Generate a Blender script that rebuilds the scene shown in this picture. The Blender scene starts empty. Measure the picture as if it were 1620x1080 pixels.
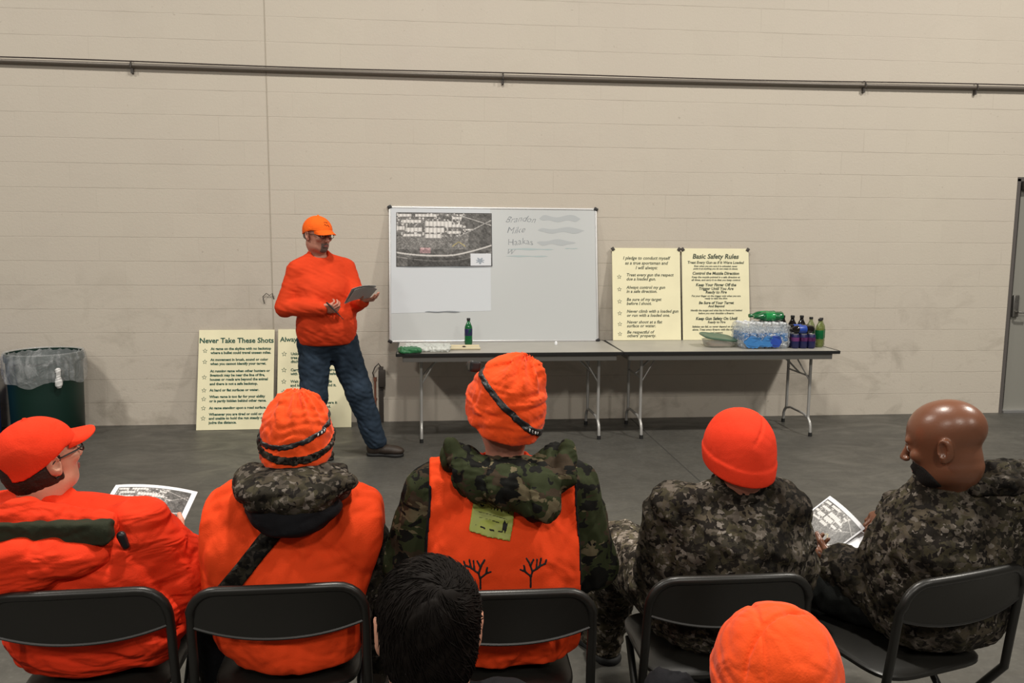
import bpy, bmesh, math, random
import numpy as np
from mathutils import Vector, Matrix
S = bpy.context.scene
COL = S.collection
PI = math.pi
random.seed(7)

# ------------------------------------------------------------------ camera, world, lights, exposure
CP, CY, CR, CH = .1258, .0994, .0074, 1.6423          # pitch down, yaw right, roll, height
cd = bpy.data.cameras.new('camera'); cam = bpy.data.objects.new('camera', cd); COL.objects.link(cam)
cd.sensor_width = 36; cd.lens = 36 * 1300 / 1620; cd.clip_start = .05; cd.clip_end = 100
_f = Vector((math.sin(CY)*math.cos(CP), math.cos(CY)*math.cos(CP), -math.sin(CP)))
_r = Vector((math.cos(CY), -math.sin(CY), 0)); _u = _r.cross(_f)
_r2 = _r*math.cos(CR) + _u*math.sin(CR); _u2 = _u*math.cos(CR) - _r*math.sin(CR)
_m = Matrix((_r2, _u2, -_f)).transposed().to_4x4(); _m.translation = (0, 0, CH)
cam.matrix_world = _m
S.camera = cam

w = bpy.data.worlds.new('hall_air'); S.world = w; w.use_nodes = True
w.node_tree.nodes['Background'].inputs[0].default_value = (1.0, .93, .84, 1)
w.node_tree.nodes['Background'].inputs[1].default_value = .11

def lamp(x, y, z, power, size=.55, col=(1, .945, .855)):
    l = bpy.data.lights.new('high_bay_lamp', 'AREA'); l.shape = 'DISK'; l.size = size; l.energy = power; l.color = col
    o = bpy.data.objects.new('high_bay_lamp', l); COL.objects.link(o); o.location = (x, y, z); return o
for x in (-5.2, .2, 5.8):
    lamp(x, 3.0, 6.6, 285 if x < 5 else 440)
for x in (-5.2, .4, 6.0):
    lamp(x, -5.2, 6.6, 190, .8).rotation_euler = (math.radians(38), 0, 0)
S.view_settings.view_transform = 'Standard'; S.view_settings.look = 'None'
S.view_settings.exposure = 0.0; S.view_settings.gamma = 1.0; S.view_settings.use_curve_mapping = False

# ------------------------------------------------------------------ materials
MATS = {}
class NT:
    def __init__(s, name, rough=.7, color=(.5, .5, .5), spec=.5, metal=0):
        s.m = bpy.data.materials.new(name); s.m.use_nodes = True; s.t = s.m.node_tree
        s.b = s.t.nodes['Principled BSDF']; s.out = s.t.nodes['Material Output']
        s.b.inputs['Base Color'].default_value = (*color, 1); s.b.inputs['Roughness'].default_value = rough
        s.b.inputs['Specular IOR Level'].default_value = spec; s.b.inputs['Metallic'].default_value = metal
        MATS[name] = s.m
    def n(s, t, **kw):
        nd = s.t.nodes.new(t)
        for k, v in kw.items():
            if k in nd.inputs: nd.inputs[k].default_value = v
            else: setattr(nd, k, v)
        return nd
    def l(s, a, b): s.t.links.new(a, b)
    def co(s, scale=(1, 1, 1), kind='Object', loc=(0, 0, 0)):
        c = s.n('ShaderNodeTexCoord'); mp = s.n('ShaderNodeMapping'); mp.inputs['Scale'].default_value = scale
        mp.inputs['Location'].default_value = loc
        s.l(c.outputs[kind], mp.inputs[0]); return mp.outputs[0]
    def noise(s, vec, scale, detail=3, rough=.5, dist=0):
        n = s.n('ShaderNodeTexNoise'); n.inputs['Scale'].default_value = scale; n.inputs['Detail'].default_value = detail
        n.inputs['Roughness'].default_value = rough; n.inputs['Distortion'].default_value = dist
        s.l(vec, n.inputs['Vector']); return n
    def ramp(s, fac, stops, interp='LINEAR'):
        r = s.n('ShaderNodeValToRGB'); r.color_ramp.interpolation = interp
        e = r.color_ramp.elements
        while len(e) < len(stops): e.new(.5)
        for q, (p, c) in zip(e, stops):
            q.position = p; q.color = (*c, 1) if len(c) == 3 else c
        s.l(fac, r.inputs[0]); return r.outputs[0]
    def mix(s, fac, a, b, mode='MIX'):
        m = s.n('ShaderNodeMix'); m.data_type = 'RGBA'; m.blend_type = mode
        for v, i in ((fac, 0), (a, 6), (b, 7)):
            if hasattr(v, 'links'): s.l(v, m.inputs[i])
            else: m.inputs[i].default_value = v if i == 0 else (*v, 1)
        return m.outputs[2]
    def bump(s, h, strength=.3, dist=.01, prev=None):
        b = s.n('ShaderNodeBump'); b.inputs['Strength'].default_value = strength; b.inputs['Distance'].default_value = dist
        s.l(h, b.inputs['Height'])
        if prev is not None: s.l(prev, b.inputs['Normal'])
        s.l(b.outputs[0], s.b.inputs['Normal']); return b.outputs[0]
def sr(r, g, b):
    f = lambda c: (c/255/12.92) if c/255 <= .04045 else ((c/255+.055)/1.055)**2.4
    return (f(r), f(g), f(b))

def plain(name, color, rough=.6, spec=.4, metal=0, bump=0, bscale=200, vary=0):
    t = NT(name, rough, color, spec, metal)
    v = t.co()
    if bump:
        t.bump(t.noise(v, bscale, 3).outputs[0], bump, .004)
    if vary:
        n = t.noise(v, 6, 4)
        c2 = tuple(c*(1-vary) for c in color)
        t.l(t.ramp(n.outputs[0], [(.35, c2), (.65, color)]), t.b.inputs['Base Color'])
    return t.m

def fabric(name, color, rough=.85, fine=260, fold=.5, foldscale=9, vary=.10, sheen=.0, stretch=(1, 1, 1)):
    t = NT(name, rough, color, .15)
    v = t.co(); v2 = t.co(stretch)
    n1 = t.noise(v2, foldscale, 2, .5, .6); n2 = t.noise(v, fine, 2)
    b1 = t.bump(n1.outputs[0], fold, .055); t.bump(n2.outputs[0], .35, .002, b1)
    n3 = t.noise(v, 14, 3)
    t.l(t.ramp(n3.outputs[0], [(.3, tuple(c*(1-vary) for c in color)), (.7, color)]), t.b.inputs['Base Color'])
    t.b.inputs['Sheen Weight'].default_value = sheen
    return t.m

def camo_leaf(name, loc=(0, 0, 0), dark=1.0, sc=1.0):
    """small angular patches of taupe, olive, grey and near black"""
    t = NT(name, .85, (.1, .1, .1), .15)
    v = t.co((1, 1, 1.15), loc=loc)
    nz = t.noise(v, 34*sc, 2, .6)
    ad = t.n('ShaderNodeMixRGB', blend_type='ADD'); ad.inputs[0].default_value = .03; t.l(v, ad.inputs[1]); t.l(nz.outputs[1], ad.inputs[2])
    d = dark
    def vor(scale, stops):
        k = t.n('ShaderNodeTexVoronoi'); k.distance = 'MANHATTAN'; k.inputs['Scale'].default_value = scale*sc; t.l(ad.outputs[0], k.inputs['Vector'])
        sp = t.n('ShaderNodeSeparateColor'); t.l(k.outputs['Color'], sp.inputs[0])
        return t.ramp(sp.outputs[0], stops, 'CONSTANT'), sp
    A, sa = vor(32, [(0, tuple(d*c for c in (.016, .013, .010))), (.22, tuple(d*c for c in (.058, .050, .030))), (.48, tuple(d*c for c in (.088, .072, .050))),
                 (.68, tuple(d*c for c in (.030, .026, .018))), (.86, tuple(d*c for c in (.13, .11, .09)))])
    B, sb = vor(84, [(0, tuple(d*c for c in (.014, .011, .009))), (.32, tuple(d*c for c in (.095, .080, .064))), (.60, tuple(d*c for c in (.042, .036, .026))), (.88, tuple(d*c for c in (.20, .175, .15)))])
    big = t.noise(v, 7*sc, 3, .6)
    f = t.ramp(sb.outputs[1], [(0, (0, 0, 0)), (.55, (1, 1, 1))], 'CONSTANT')
    c = t.mix(f, A, B)
    dk = t.ramp(big.outputs[0], [(.40, (.30, .28, .26)), (.58, (1, 1, 1))])
    c = t.mix(1.0, c, dk, 'MULTIPLY')
    t.l(c, t.b.inputs['Base Color'])
    b1 = t.bump(t.noise(v, 10, 2, .5, .7).outputs[0], .55, .03); t.bump(t.noise(v, 300, 2).outputs[0], .2, .002, b1)
    return t.m

def camo_wood(name, loc=(0, 0, 0)):
    """woodland pattern of large green, brown, tan and black blobs"""
    t = NT(name, .85, (.1, .1, .1), .15)
    v = t.co(loc=loc)
    base = (.026, .032, .013)
    def lay(prev, scale, th, col, off):
        v2 = t.co((1, 1, 1.6), loc=off)
        n = t.noise(v2, scale, 3, .55, .5)
        return t.mix(t.ramp(n.outputs[0], [(0, (0, 0, 0)), (th, (1, 1, 1))], 'CONSTANT'), prev, col)
    c = lay(base, 12, .56, (.040, .028, .017), (3, 1, 2))
    c = lay(c, 12, .60, (.115, .095, .055), (9, 4, 1))
    c = lay(c, 14, .53, (.006, .006, .005), (1, 7, 5))
    t.l(c, t.b.inputs['Base Color'])
    b1 = t.bump(t.noise(v, 10, 2, .5, .7).outputs[0], .5, .03); t.bump(t.noise(v, 300, 2).outputs[0], .2, .002, b1)
    return t.m

def wall_material():
    t = NT('painted_block_wall', .62, (.5, .45, .36), .3)
    v = t.co()
    sp = t.n('ShaderNodeSeparateXYZ'); t.l(v, sp.inputs[0]); cb = t.n('ShaderNodeCombineXYZ')
    ax = t.n('ShaderNodeMath', operation='ADD'); t.l(sp.outputs[0], ax.inputs[0]); ax.inputs[1].default_value = 1.1513 + .4064*40
    az = t.n('ShaderNodeMath', operation='ADD'); t.l(sp.outputs[2], az.inputs[0]); az.inputs[1].default_value = .2032*20
    t.l(ax.outputs[0], cb.inputs[0]); t.l(az.outputs[0], cb.inputs[1])
    wn = t.noise(v, 9, 3)
    wob = t.n('ShaderNodeVectorMath', operation='MULTIPLY_ADD'); t.l(wn.outputs[1], wob.inputs[0])
    wob.inputs[1].default_value = (.006, .006, 0); t.l(cb.outputs[0], wob.inputs[2])
    br = t.n('ShaderNodeTexBrick', offset=.5, offset_frequency=2, squash=1)
    br.inputs['Scale'].default_value = 1; br.inputs['Brick Width'].default_value = .4064; br.inputs['Row Height'].default_value = .2032
    br.inputs['Mortar Size'].default_value = .0036; br.inputs['Mortar Smooth'].default_value = .6
    br.inputs['Color1'].default_value = (0, 0, 0, 1); br.inputs['Color2'].default_value = (1, 1, 1, 1); br.inputs['Mortar'].default_value = (.5, .5, .5, 1)
    t.l(wob.outputs[0], br.inputs['Vector'])
    # brick tones: faint
    tone = t.mix(.012, (.525, .478, .405), br.outputs['Color'], 'OVERLAY')
    big = t.noise(v, .9, 4, .6)
    tone = t.mix(t.ramp(big.outputs[0], [(.3, (0, 0, 0)), (.75, (.4, .4, .4))]), tone, (.49, .435, .385))
    # joints show strongly in places, fade in others
    jn = t.noise(v, 1.9, 4, .6)
    js = t.ramp(jn.outputs[0], [(.35, (.02, .02, .02)), (.68, (.46, .46, .46))])
    # bed joints run clear; the upright joints mostly fade under the paint
    fz = t.n('ShaderNodeMath', operation='MULTIPLY_ADD'); t.l(wn.outputs[0], fz.inputs[0]); fz.inputs[1].default_value = .010; t.l(az.outputs[0], fz.inputs[2])
    pg = t.n('ShaderNodeMath', operation='PINGPONG'); t.l(fz.outputs[0], pg.inputs[0]); pg.inputs[1].default_value = .1016
    hz = t.n('ShaderNodeMapRange'); t.l(pg.outputs[0], hz.inputs[0]); hz.inputs[1].default_value = .0042; hz.inputs[2].default_value = .0012; hz.inputs[3].default_value = 0; hz.inputs[4].default_value = 1
    vn = t.noise(v, 1.1, 2); vs_ = t.ramp(vn.outputs[0], [(.48, (.04, .04, .04)), (.66, (.65, .65, .65))])
    vj = t.n('ShaderNodeMath', operation='MULTIPLY'); t.l(br.outputs['Fac'], vj.inputs[0]); t.l(vs_, vj.inputs[1])
    mxj = t.n('ShaderNodeMath', operation='MAXIMUM'); t.l(hz.outputs[0], mxj.inputs[0]); t.l(vj.outputs[0], mxj.inputs[1])
    jm = t.n('ShaderNodeMath', operation='MULTIPLY'); t.l(mxj.outputs[0], jm.inputs[0]); t.l(js, jm.inputs[1])
    tone = t.mix(jm.outputs[0], tone, (.22, .19, .15))
    # grime: stronger near the floor, smudges and scuffs
    sx = t.co((1.3, 1, 1.9)); sm = t.noise(sx, 2.0, 6, .66, .6)
    low = t.n('ShaderNodeMapRange'); t.l(sp.outputs[2], low.inputs[0]); low.inputs[1].default_value = 1.5; low.inputs[2].default_value = 0; low.inputs[3].default_value = .04; low.inputs[4].default_value = .55
    sm2 = t.ramp(sm.outputs[0], [(.52, (0, 0, 0)), (.72, (1, 1, 1))])
    gm = t.n('ShaderNodeMath', operation='MULTIPLY'); t.l(sm2, gm.inputs[0]); t.l(low.outputs[0], gm.inputs[1])
    tone = t.mix(gm.outputs[0], tone, (.20, .17, .13))
    spk = t.noise(v, 26, 3, .6); s2 = t.ramp(spk.outputs[0], [(.70, (0, 0, 0)), (.78, (.5, .5, .5))])
    tone = t.mix(s2, tone, (.30, .26, .21))
    t.l(tone, t.b.inputs['Base Color'])
    inv = t.n('ShaderNodeMath', operation='SUBTRACT'); inv.inputs[0].default_value = 1; t.l(mxj.outputs[0], inv.inputs[1])
    b1 = t.bump(inv.outputs[0], .30, .004)
    t.bump(t.noise(v, 55, 4, .7).outputs[0], .28, .006, b1)
    return t.m

def floor_material():
    t = NT('concrete_floor', .5, (.1, .1, .1), .5)
    v = t.co(); v2 = t.co((1, 1.9, 1))
    a = t.noise(v, .9, 6, .62, .4); b = t.noise(v2, 2.2, 6, .62, 1.2); c = t.noise(v, 40, 3, .6)
    col = t.ramp(a.outputs[0], [(.3, (.052, .050, .044)), (.55, (.084, .081, .071)), (.75, (.112, .108, .096))])
    col = t.mix(t.ramp(b.outputs[0], [(.42, (0, 0, 0)), (.66, (.42, .42, .42))]), col, (.042, .040, .035))
    dd_ = t.noise(v, 9, 5, .7, .5)
    col = t.mix(t.ramp(dd_.outputs[0], [(.40, (.45, .45, .45)), (.60, (0, 0, 0))]), col, (.048, .046, .040))
    col = t.mix(t.ramp(c.outputs[0], [(.52, (0, 0, 0)), (.72, (.30, .30, .30))]), col, (.145, .14, .125))
    t.l(col, t.b.inputs['Base Color'])
    t.l(t.ramp(b.outputs[0], [(.3, (.34, .34, .34)), (.7, (.62, .62, .62))]), t.b.inputs['Roughness'])
    b1 = t.bump(c.outputs[0], .08, .003)
    return t.m

def attr_mat(name, rough=.6, spec=.3):
    t = NT(name, rough, (1, 1, 1), spec)
    a = t.n('ShaderNodeAttribute'); a.attribute_name = 'Col'; t.l(a.outputs[0], t.b.inputs['Base Color']); return t.m

def clear_mat(name, col=(1, 1, 1), body=.25, rough=.15, wrinkle=0, wscale=30, vein=0):
    """thin clear plastic: mostly see-through, a little body colour and a glossy coat"""
    t = NT(name, rough, col, .6)
    tr = t.n('ShaderNodeBsdfTransparent'); mx = t.n('ShaderNodeMixShader')
    v = t.co()
    if vein:
        n = t.noise(v, wscale, 4, .6, 1.5)
        t.l(t.ramp(n.outputs[0], [(.45, (body,)*3), (.62, (min(1, body+vein),)*3)]), mx.inputs[0])
    else: mx.inputs[0].default_value = body
    t.l(tr.outputs[0], mx.inputs[1]); t.l(t.b.outputs[0], mx.inputs[2]); t.l(mx.outputs[0], t.out.inputs[0])
    if wrinkle: t.bump(t.noise(v, wscale, 4, .6, 1).outputs[0], wrinkle, .02)
    return t.m

M = dict(
    wall=wall_material(), floor=floor_material(),
    orange_hat=fabric('blaze_orange_fleece', (.86, .082, .012), fold=.22, foldscale=14, vary=.06, sheen=.1),
    orange_knit=fabric('blaze_orange_knit', (.84, .048, .016), fold=.12, foldscale=12, vary=.05, fine=420),
    orange_cap=fabric('blaze_orange_twill', (.82, .042, .012), fold=.2, foldscale=10, vary=.06),
    orange_vest=fabric('blaze_orange_vest_cloth', (.86, .066, .012), fold=.55, foldscale=7, vary=.07),
    orange_jacket=fabric('blaze_orange_jacket_cloth', (.75, .040, .010), fold=.65, foldscale=10, vary=.10, stretch=(.7, 1, 1.8)),
    orange_shirt=fabric('orange_shirt_jersey', (.66, .052, .013), fold=.25, foldscale=7, vary=.08, stretch=(.8, 1, 1.3)),
    orange_cap2=fabric('bright_orange_cap_cloth', (.90, .13, .012), fold=.2, foldscale=12, vary=.05),
    denim=fabric('blue_denim', (.026, .042, .066), fold=.4, foldscale=7, vary=.45),
    black_cloth=fabric('black_cloth', (.010, .010, .012), fold=.5, foldscale=9, vary=.2),
    dark_trousers=fabric('dark_trousers_cloth', (.014, .015, .014), fold=.5, foldscale=7, vary=.2),
    olive_lining=fabric('dark_olive_lining', (.030, .034, .020), fold=.5, foldscale=10, vary=.3),
    camo=camo_leaf('leaf_camo'), camo2=camo_leaf('leaf_camo_dim', (4, 2, 7), .62, 1.1), camo4=camo_leaf('leaf_camo_dark', (2, 5, 3), .30, 1.1), camo3=camo_leaf('leaf_camo_pale', (9, 3, 1), 1.7, .95),
    wood=camo_wood('woodland_camo'),
    skin=plain('fair_skin', sr(205, 150, 125), .5, .4, bump=.1, bscale=150, vary=.06),
    skin2=plain('ruddy_skin', sr(186, 128, 108), .5, .4, bump=.1, bscale=150, vary=.10),
    skin3=plain('brown_skin', sr(116, 74, 53), .32, .55, bump=.06, bscale=160, vary=.08),
    lips=plain('lip_skin', sr(150, 85, 78), .5), eye=plain('eye_white', (.6, .58, .55), .2), iris=plain('dark_iris', (.02, .015, .01), .15),
    beard=plain('dark_beard', (.012, .010, .009), .9, bump=.8, bscale=300), greybeard=plain('greying_beard', (.17, .13, .11), .9, bump=.8, bscale=300, vary=.4),
    hair=plain('dark_hair', (.0055, .0036, .0026), .68, .12), hair2=plain('brown_hair', (.018, .011, .007), .6, .4, bump=.7, bscale=240),
    leather=plain('brown_boot_leather', (.030, .020, .014), .55, .4, bump=.3, bscale=80, vary=.4), sole=plain('dark_rubber', (.010, .010, .010), .7),
    chair=plain('brown_black_enamel', (.0125, .0118, .0100), .38, .5, bump=.04, bscale=90),
    cushion=plain('dark_vinyl', (.016, .015, .013), .5),
    white=plain('white_card', (.72, .73, .74), .55), board=plain('whiteboard_face', (.475, .495, .500), .28, .5),
    alu=plain('satin_aluminium', (.55, .55, .55), .35, .5, .8), blackp=plain('black_plastic', (.012, .012, .013), .4),
    sheet=plain('glossy_white_sheet', (.56, .58, .63), .32, .5), ink=plain('marker_ink', (.20, .22, .24), .7),
    smear=plain('faint_marker_smear', (.39, .415, .43), .5), smear2=plain('faint_green_marker', (.36, .44, .45), .5),
    cream=plain('cream_sign_board', (.80, .755, .52), .5, .3, vary=.05), dgreen=plain('dark_green_print', (.010, .075, .050), .7),
    dgrey=plain('dark_grey_print', (.06, .075, .05), .7),
    table_top=plain('grey_laminate', (.36, .345, .31), .4, .4, vary=.08), table_edge=plain('black_edge_band', (.008, .008, .008), .5),
    apron=plain('grey_steel_apron', (.23, .225, .21), .45), legm=plain('grey_enamel_steel', (.36, .355, .34), .35, .5, .3),
    bin=plain('dark_green_bin_plastic', (.002, .020, .014), .45, .4), binblue=plain('blue_bin_plastic', (.010, .06, .30), .45),
    liner=clear_mat('clear_bin_liner', (.60, .62, .64), .22, .20, .9, 7, .20), knot=plain('white_knotted_film', (.62, .62, .62), .4),
    pipe=plain('grey_painted_conduit', (.15, .13, .11), .4, .5, .2), cable=plain('dark_cable', (.035, .025, .022), .6),
    copper=plain('dull_copper', (.28, .12, .08), .45, .5, .5), dsteel=plain('dark_steel', (.045, .038, .033), .5),
    door=plain('grey_door_paint', (.235, .23, .205), .45, .4), door_frame=plain('dark_door_frame', (.10, .09, .085), .5), steel=plain('brushed_steel', (.30, .29, .27), .35, .5, .9),
    film=clear_mat('clear_shrink_film', (.85, .88, .92), .10, .08, 1.0, 45, .35), pet=clear_mat('clear_bottle_plastic', (.75, .85, .95), .22, .06),
    petgreen=clear_mat('green_bottle_plastic', (.02, .30, .08), .72, .08), greenjuice=plain('green_soda', (.004, .10, .03), .15, .6),
    yellowgreen=clear_mat('yellow_green_bottle_plastic', (.16, .20, .05), .6, .1), navy=plain('navy_label', (.012, .014, .07), .35), purple=plain('purple_label', (.12, .03, .12), .35),
    bluelabel=plain('blue_label', (.04, .17, .42), .35), bluedeep=plain('deep_blue_label', (.02, .06, .32), .35), whitecap=plain('white_cap', (.75, .77, .8), .4), blackliq=plain('dark_cola', (.008, .006, .006), .1),
    tray=plain('pale_yellow_tray', (.62, .55, .38), .5), bag=plain('crumpled_white_bag', (.55, .58, .55), .4, bump=1.0, bscale=25), baggreen=plain('green_bag_print', (.02, .14, .05), .4, bump=.8, bscale=25),
    tub=clear_mat('clear_tub_plastic', (.55, .55, .5), .35, .15), lid=plain('sage_green_lid', (.07, .13, .09), .35), food=plain('peach_food', (.55, .30, .18), .6),
    licence=plain('yellow_green_licence', (.30, .34, .07), .5, bump=.2, bscale=30), black=plain('black_print', (.006, .005, .005), .7),
    glasses=plain('dark_spectacle_frame', (.01, .01, .01), .3), lens=clear_mat('spectacle_lens', (.8, .9, 1), .15, .03),
    joint=plain('floor_joint', (.035, .034, .03), .8), mapm=attr_mat('printed_aerial_map', .45), pewhite=plain('white_lettering', (.7, .7, .7), .6),
    red=plain('dull_red', (.25, .02, .02), .5), nail=plain('nail', sr(220, 170, 150), .3),
)

# ------------------------------------------------------------------ object helpers
def tag(o, label=None, cat=None, group=None, kind=None):
    if label: o['label'] = label
    if cat: o['category'] = cat
    if group: o['group'] = group
    if kind: o['kind'] = kind
    return o
def empty(name, loc, rz=0, **kw):
    o = bpy.data.objects.new(name, None); COL.objects.link(o); o.location = loc; o.rotation_euler = (0, 0, rz); o.empty_display_size = .1
    return tag(o, **kw)
def link(name, me, mat, parent=None, base=(0, 0, 0), **kw):
    """base: the world location of a thing whose vertices are given in world coordinates"""
    o = bpy.data.objects.new(name, me); COL.objects.link(o)
    if mat is not None:
        for m in (mat if isinstance(mat, (list, tuple)) else [mat]): me.materials.append(m)
    if parent: o.parent = parent
    return tag(o, **kw)
class MB:
    """collects vertices and faces of one mesh"""
    def __init__(s): s.v = []; s.f = []; s.mi = []
    def add(s, v, f, mi=0):
        n = len(s.v); s.v += [tuple(map(float, q)) for q in v]; s.f += [tuple(int(i)+n for i in q) for q in f]; s.mi += [mi]*len(f); return s
    def box(s, c, h, rot=None, bev=0, mi=0):
        bm = bmesh.new(); bmesh.ops.create_cube(bm, size=2)
        for q in bm.verts: q.co = Vector((q.co.x*h[0], q.co.y*h[1], q.co.z*h[2]))
        if bev: bmesh.ops.bevel(bm, geom=bm.edges[:], offset=bev, segments=2, affect='EDGES', profile=.5)
        bm.verts.index_update()
        R = rot if rot is not None else np.eye(3)
        vs = [np.array(c)+np.array(R)@np.array(q.co) for q in bm.verts]
        s.add(vs, [[q.index for q in f.verts] for f in bm.faces], mi); bm.free(); return s
    def tube(s, pts, r, n=8, cap=True, mi=0, flat=None):
        P = [np.array(p, float) for p in pts]; rs = r if hasattr(r, '__len__') else [r]*len(P)
        vs = []; up = np.array([0, 0, 1.]); prev = None
        for i, p in enumerate(P):
            t = (P[min(i+1, len(P)-1)]-P[max(i-1, 0)]); t = t/(np.linalg.norm(t)+1e-9)
            if prev is None:
                a = np.cross(t, up if abs(t[2]) < .9 else np.array([1., 0, 0]))
            else: a = prev-t*(prev@t)
            a /= np.linalg.norm(a)+1e-9; b = np.cross(t, a); prev = a
            for k in range(n):
                th = 2*PI*k/n; vs.append(p+rs[i]*(a*math.cos(th)+b*math.sin(th)))
        fs = [(i*n+k, i*n+(k+1) % n, (i+1)*n+(k+1) % n, (i+1)*n+k) for i in range(len(P)-1) for k in range(n)]
        if cap: fs += [tuple(range(n))[::-1], tuple((len(P)-1)*n+k for k in range(n))]
        s.add(vs, fs, mi); return s
    def lathe(s, prof, c=(0, 0, 0), n=24, rot=None, mi=0, wob=None):
        R = np.eye(3) if rot is None else np.array(rot); vs = []
        for i, (r, z) in enumerate(prof):
            for k in range(n):
                th = 2*PI*k/n; rr = r*(1+(wob(th, z) if wob else 0)); vs.append(np.array(c)+R@np.array([rr*math.cos(th), rr*math.sin(th), z]))
        fs = [(i*n+k, i*n+(k+1) % n, (i+1)*n+(k+1) % n, (i+1)*n+k) for i in range(len(prof)-1) for k in range(n)]
        s.add(vs, fs, mi); return s
    def build(s, name, mat, parent=None, smooth=True, off=(0, 0, 0), **kw):
        me = bpy.data.meshes.new(name); o = np.array(off)
        me.from_pydata([tuple(np.array(q)-o) for q in s.v], [], s.f)
        if any(s.mi): me.polygons.foreach_set('material_index', s.mi)
        me.polygons.foreach_set('use_smooth', [smooth]*len(me.polygons)); me.update()
        if smooth: me.set_sharp_from_angle(angle=math.radians(40))
        return link(name, me, mat, parent, **kw)
def arc(c, r, a0, a1, n, plane='xz', y=0):
    out = []
    for i in range(n+1):
        a = a0+(a1-a0)*i/n
        out.append((c[0]+r*math.cos(a), y, c[1]+r*math.sin(a)))
    return out
def copy_tree(o, parent=None):
    c = o.copy(); COL.objects.link(c)
    if parent: c.parent = parent
    for ch in list(o.children): copy_tree(ch, c)
    return c
def Rz(a): c, s = math.cos(a), math.sin(a); return np.array([[c, -s, 0], [s, c, 0], [0, 0, 1.]])
def Rx(a): c, s = math.cos(a), math.sin(a); return np.array([[1., 0, 0], [0, c, -s], [0, s, c]])
def Ry(a): c, s = math.cos(a), math.sin(a); return np.array([[c, 0, s], [0, 1., 0], [-s, 0, c]])
def ROT(yaw=0, pitch=0, roll=0):   # degrees; yaw turns left, pitch up, roll tips to the right
    return Rz(math.radians(yaw))@Rx(math.radians(pitch))@Ry(math.radians(roll))

# ------------------------------------------------------------------ distance-field modelling (bodies, clothes, hats)
def A(*v): return np.array(v, float)
def smin(a, b, k):
    if k <= 0: return np.minimum(a, b)
    h = np.clip(.5+.5*(b-a)/k, 0, 1); return b*(1-h)+a*h-k*h*(1-h)
def smax(a, b, k): return -smin(-a, -b, k)
def ell(c, r, R=None):
    c, r = A(*c), A(*r)
    def f(P):
        q = P-c
        if R is not None: q = q@R
        k0 = np.linalg.norm(q/r, axis=1); k1 = np.linalg.norm(q/(r*r), axis=1)
        return k0*(k0-1)/np.maximum(k1, 1e-6)
    return f
def cone(a, b, ra, rb, flat=None, ff=1.0):
    a, b = A(*a), A(*b); d = b-a; dd = d@d+1e-12
    def f(P):
        q = P-a; t = np.clip(q@d/dd, 0, 1); e = q-t[:, None]*d
        if flat is not None:
            n = A(*flat); n = n/np.linalg.norm(n); e = e+np.outer(e@n, n)*(1/ff-1)
        L = np.linalg.norm(e, axis=1)-(ra+(rb-ra)*t)
        return L*(min(1, ff) if flat is not None else 1)
    return f
def rbox(c, h, rad, R=None):
    c, h = A(*c), A(*h)
    def f(P):
        q = P-c
        if R is not None: q = q@R
        q = np.abs(q)-h+rad
        return np.linalg.norm(np.maximum(q, 0), axis=1)+np.minimum(q.max(axis=1), 0)-rad
    return f
def plane(c, n):
    c, n = A(*c), A(*n); n = n/np.linalg.norm(n)
    return lambda P: (P-c)@n           # negative on the back side of the normal
class Sh:
    def __init__(s): s.o = []
    def add(s, f, k=.02): s.o.append(('+', f, k)); return s
    def sub(s, f, k=.005): s.o.append(('-', f, k)); return s
    def cut(s, f, k=.005): s.o.append(('&', f, k)); return s   # keep where f < 0
    def disp(s, f): s.o.append(('d', f, 0)); return s
    def __call__(s, P):
        d = np.full(len(P), 9.)
        first = True
        for op, f, k in s.o:
            if op == '+': d = f(P) if first else smin(d, f(P), k); first = False
            elif op == '-': d = smax(d, -f(P), k)
            elif op == '&': d = smax(d, f(P), k)
            else: d = d+f(P)
        return d
def local(shape, c, R=None, s=1.0):
    c = A(*c); R = np.eye(3) if R is None else R
    return lambda P: shape(((P-c)@R)/s)*s
def inflate(f, t): return lambda P: f(P)-t
def wrinkles(amp, freq, seed=0, st=(1, 1, 1)):
    rg = np.random.RandomState(seed); D = [(rg.normal(size=3)*A(*st), rg.normal(size=3)*A(*st), rg.rand()*6.28) for _ in range(4)]
    def f(P):
        o = 0
        for i, (u, v, ph) in enumerate(D):
            fr = freq*(1+.45*i); w_ = np.sin(P@v*fr*.6+ph)*1.6
            x = np.sin(P@(u/np.linalg.norm(u)*max(np.abs(u).max(), 1))*fr+ph+w_); o = o+(1-np.abs(x)*2)/(1+.6*i)
        return amp*o*.5
    return f

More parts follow.
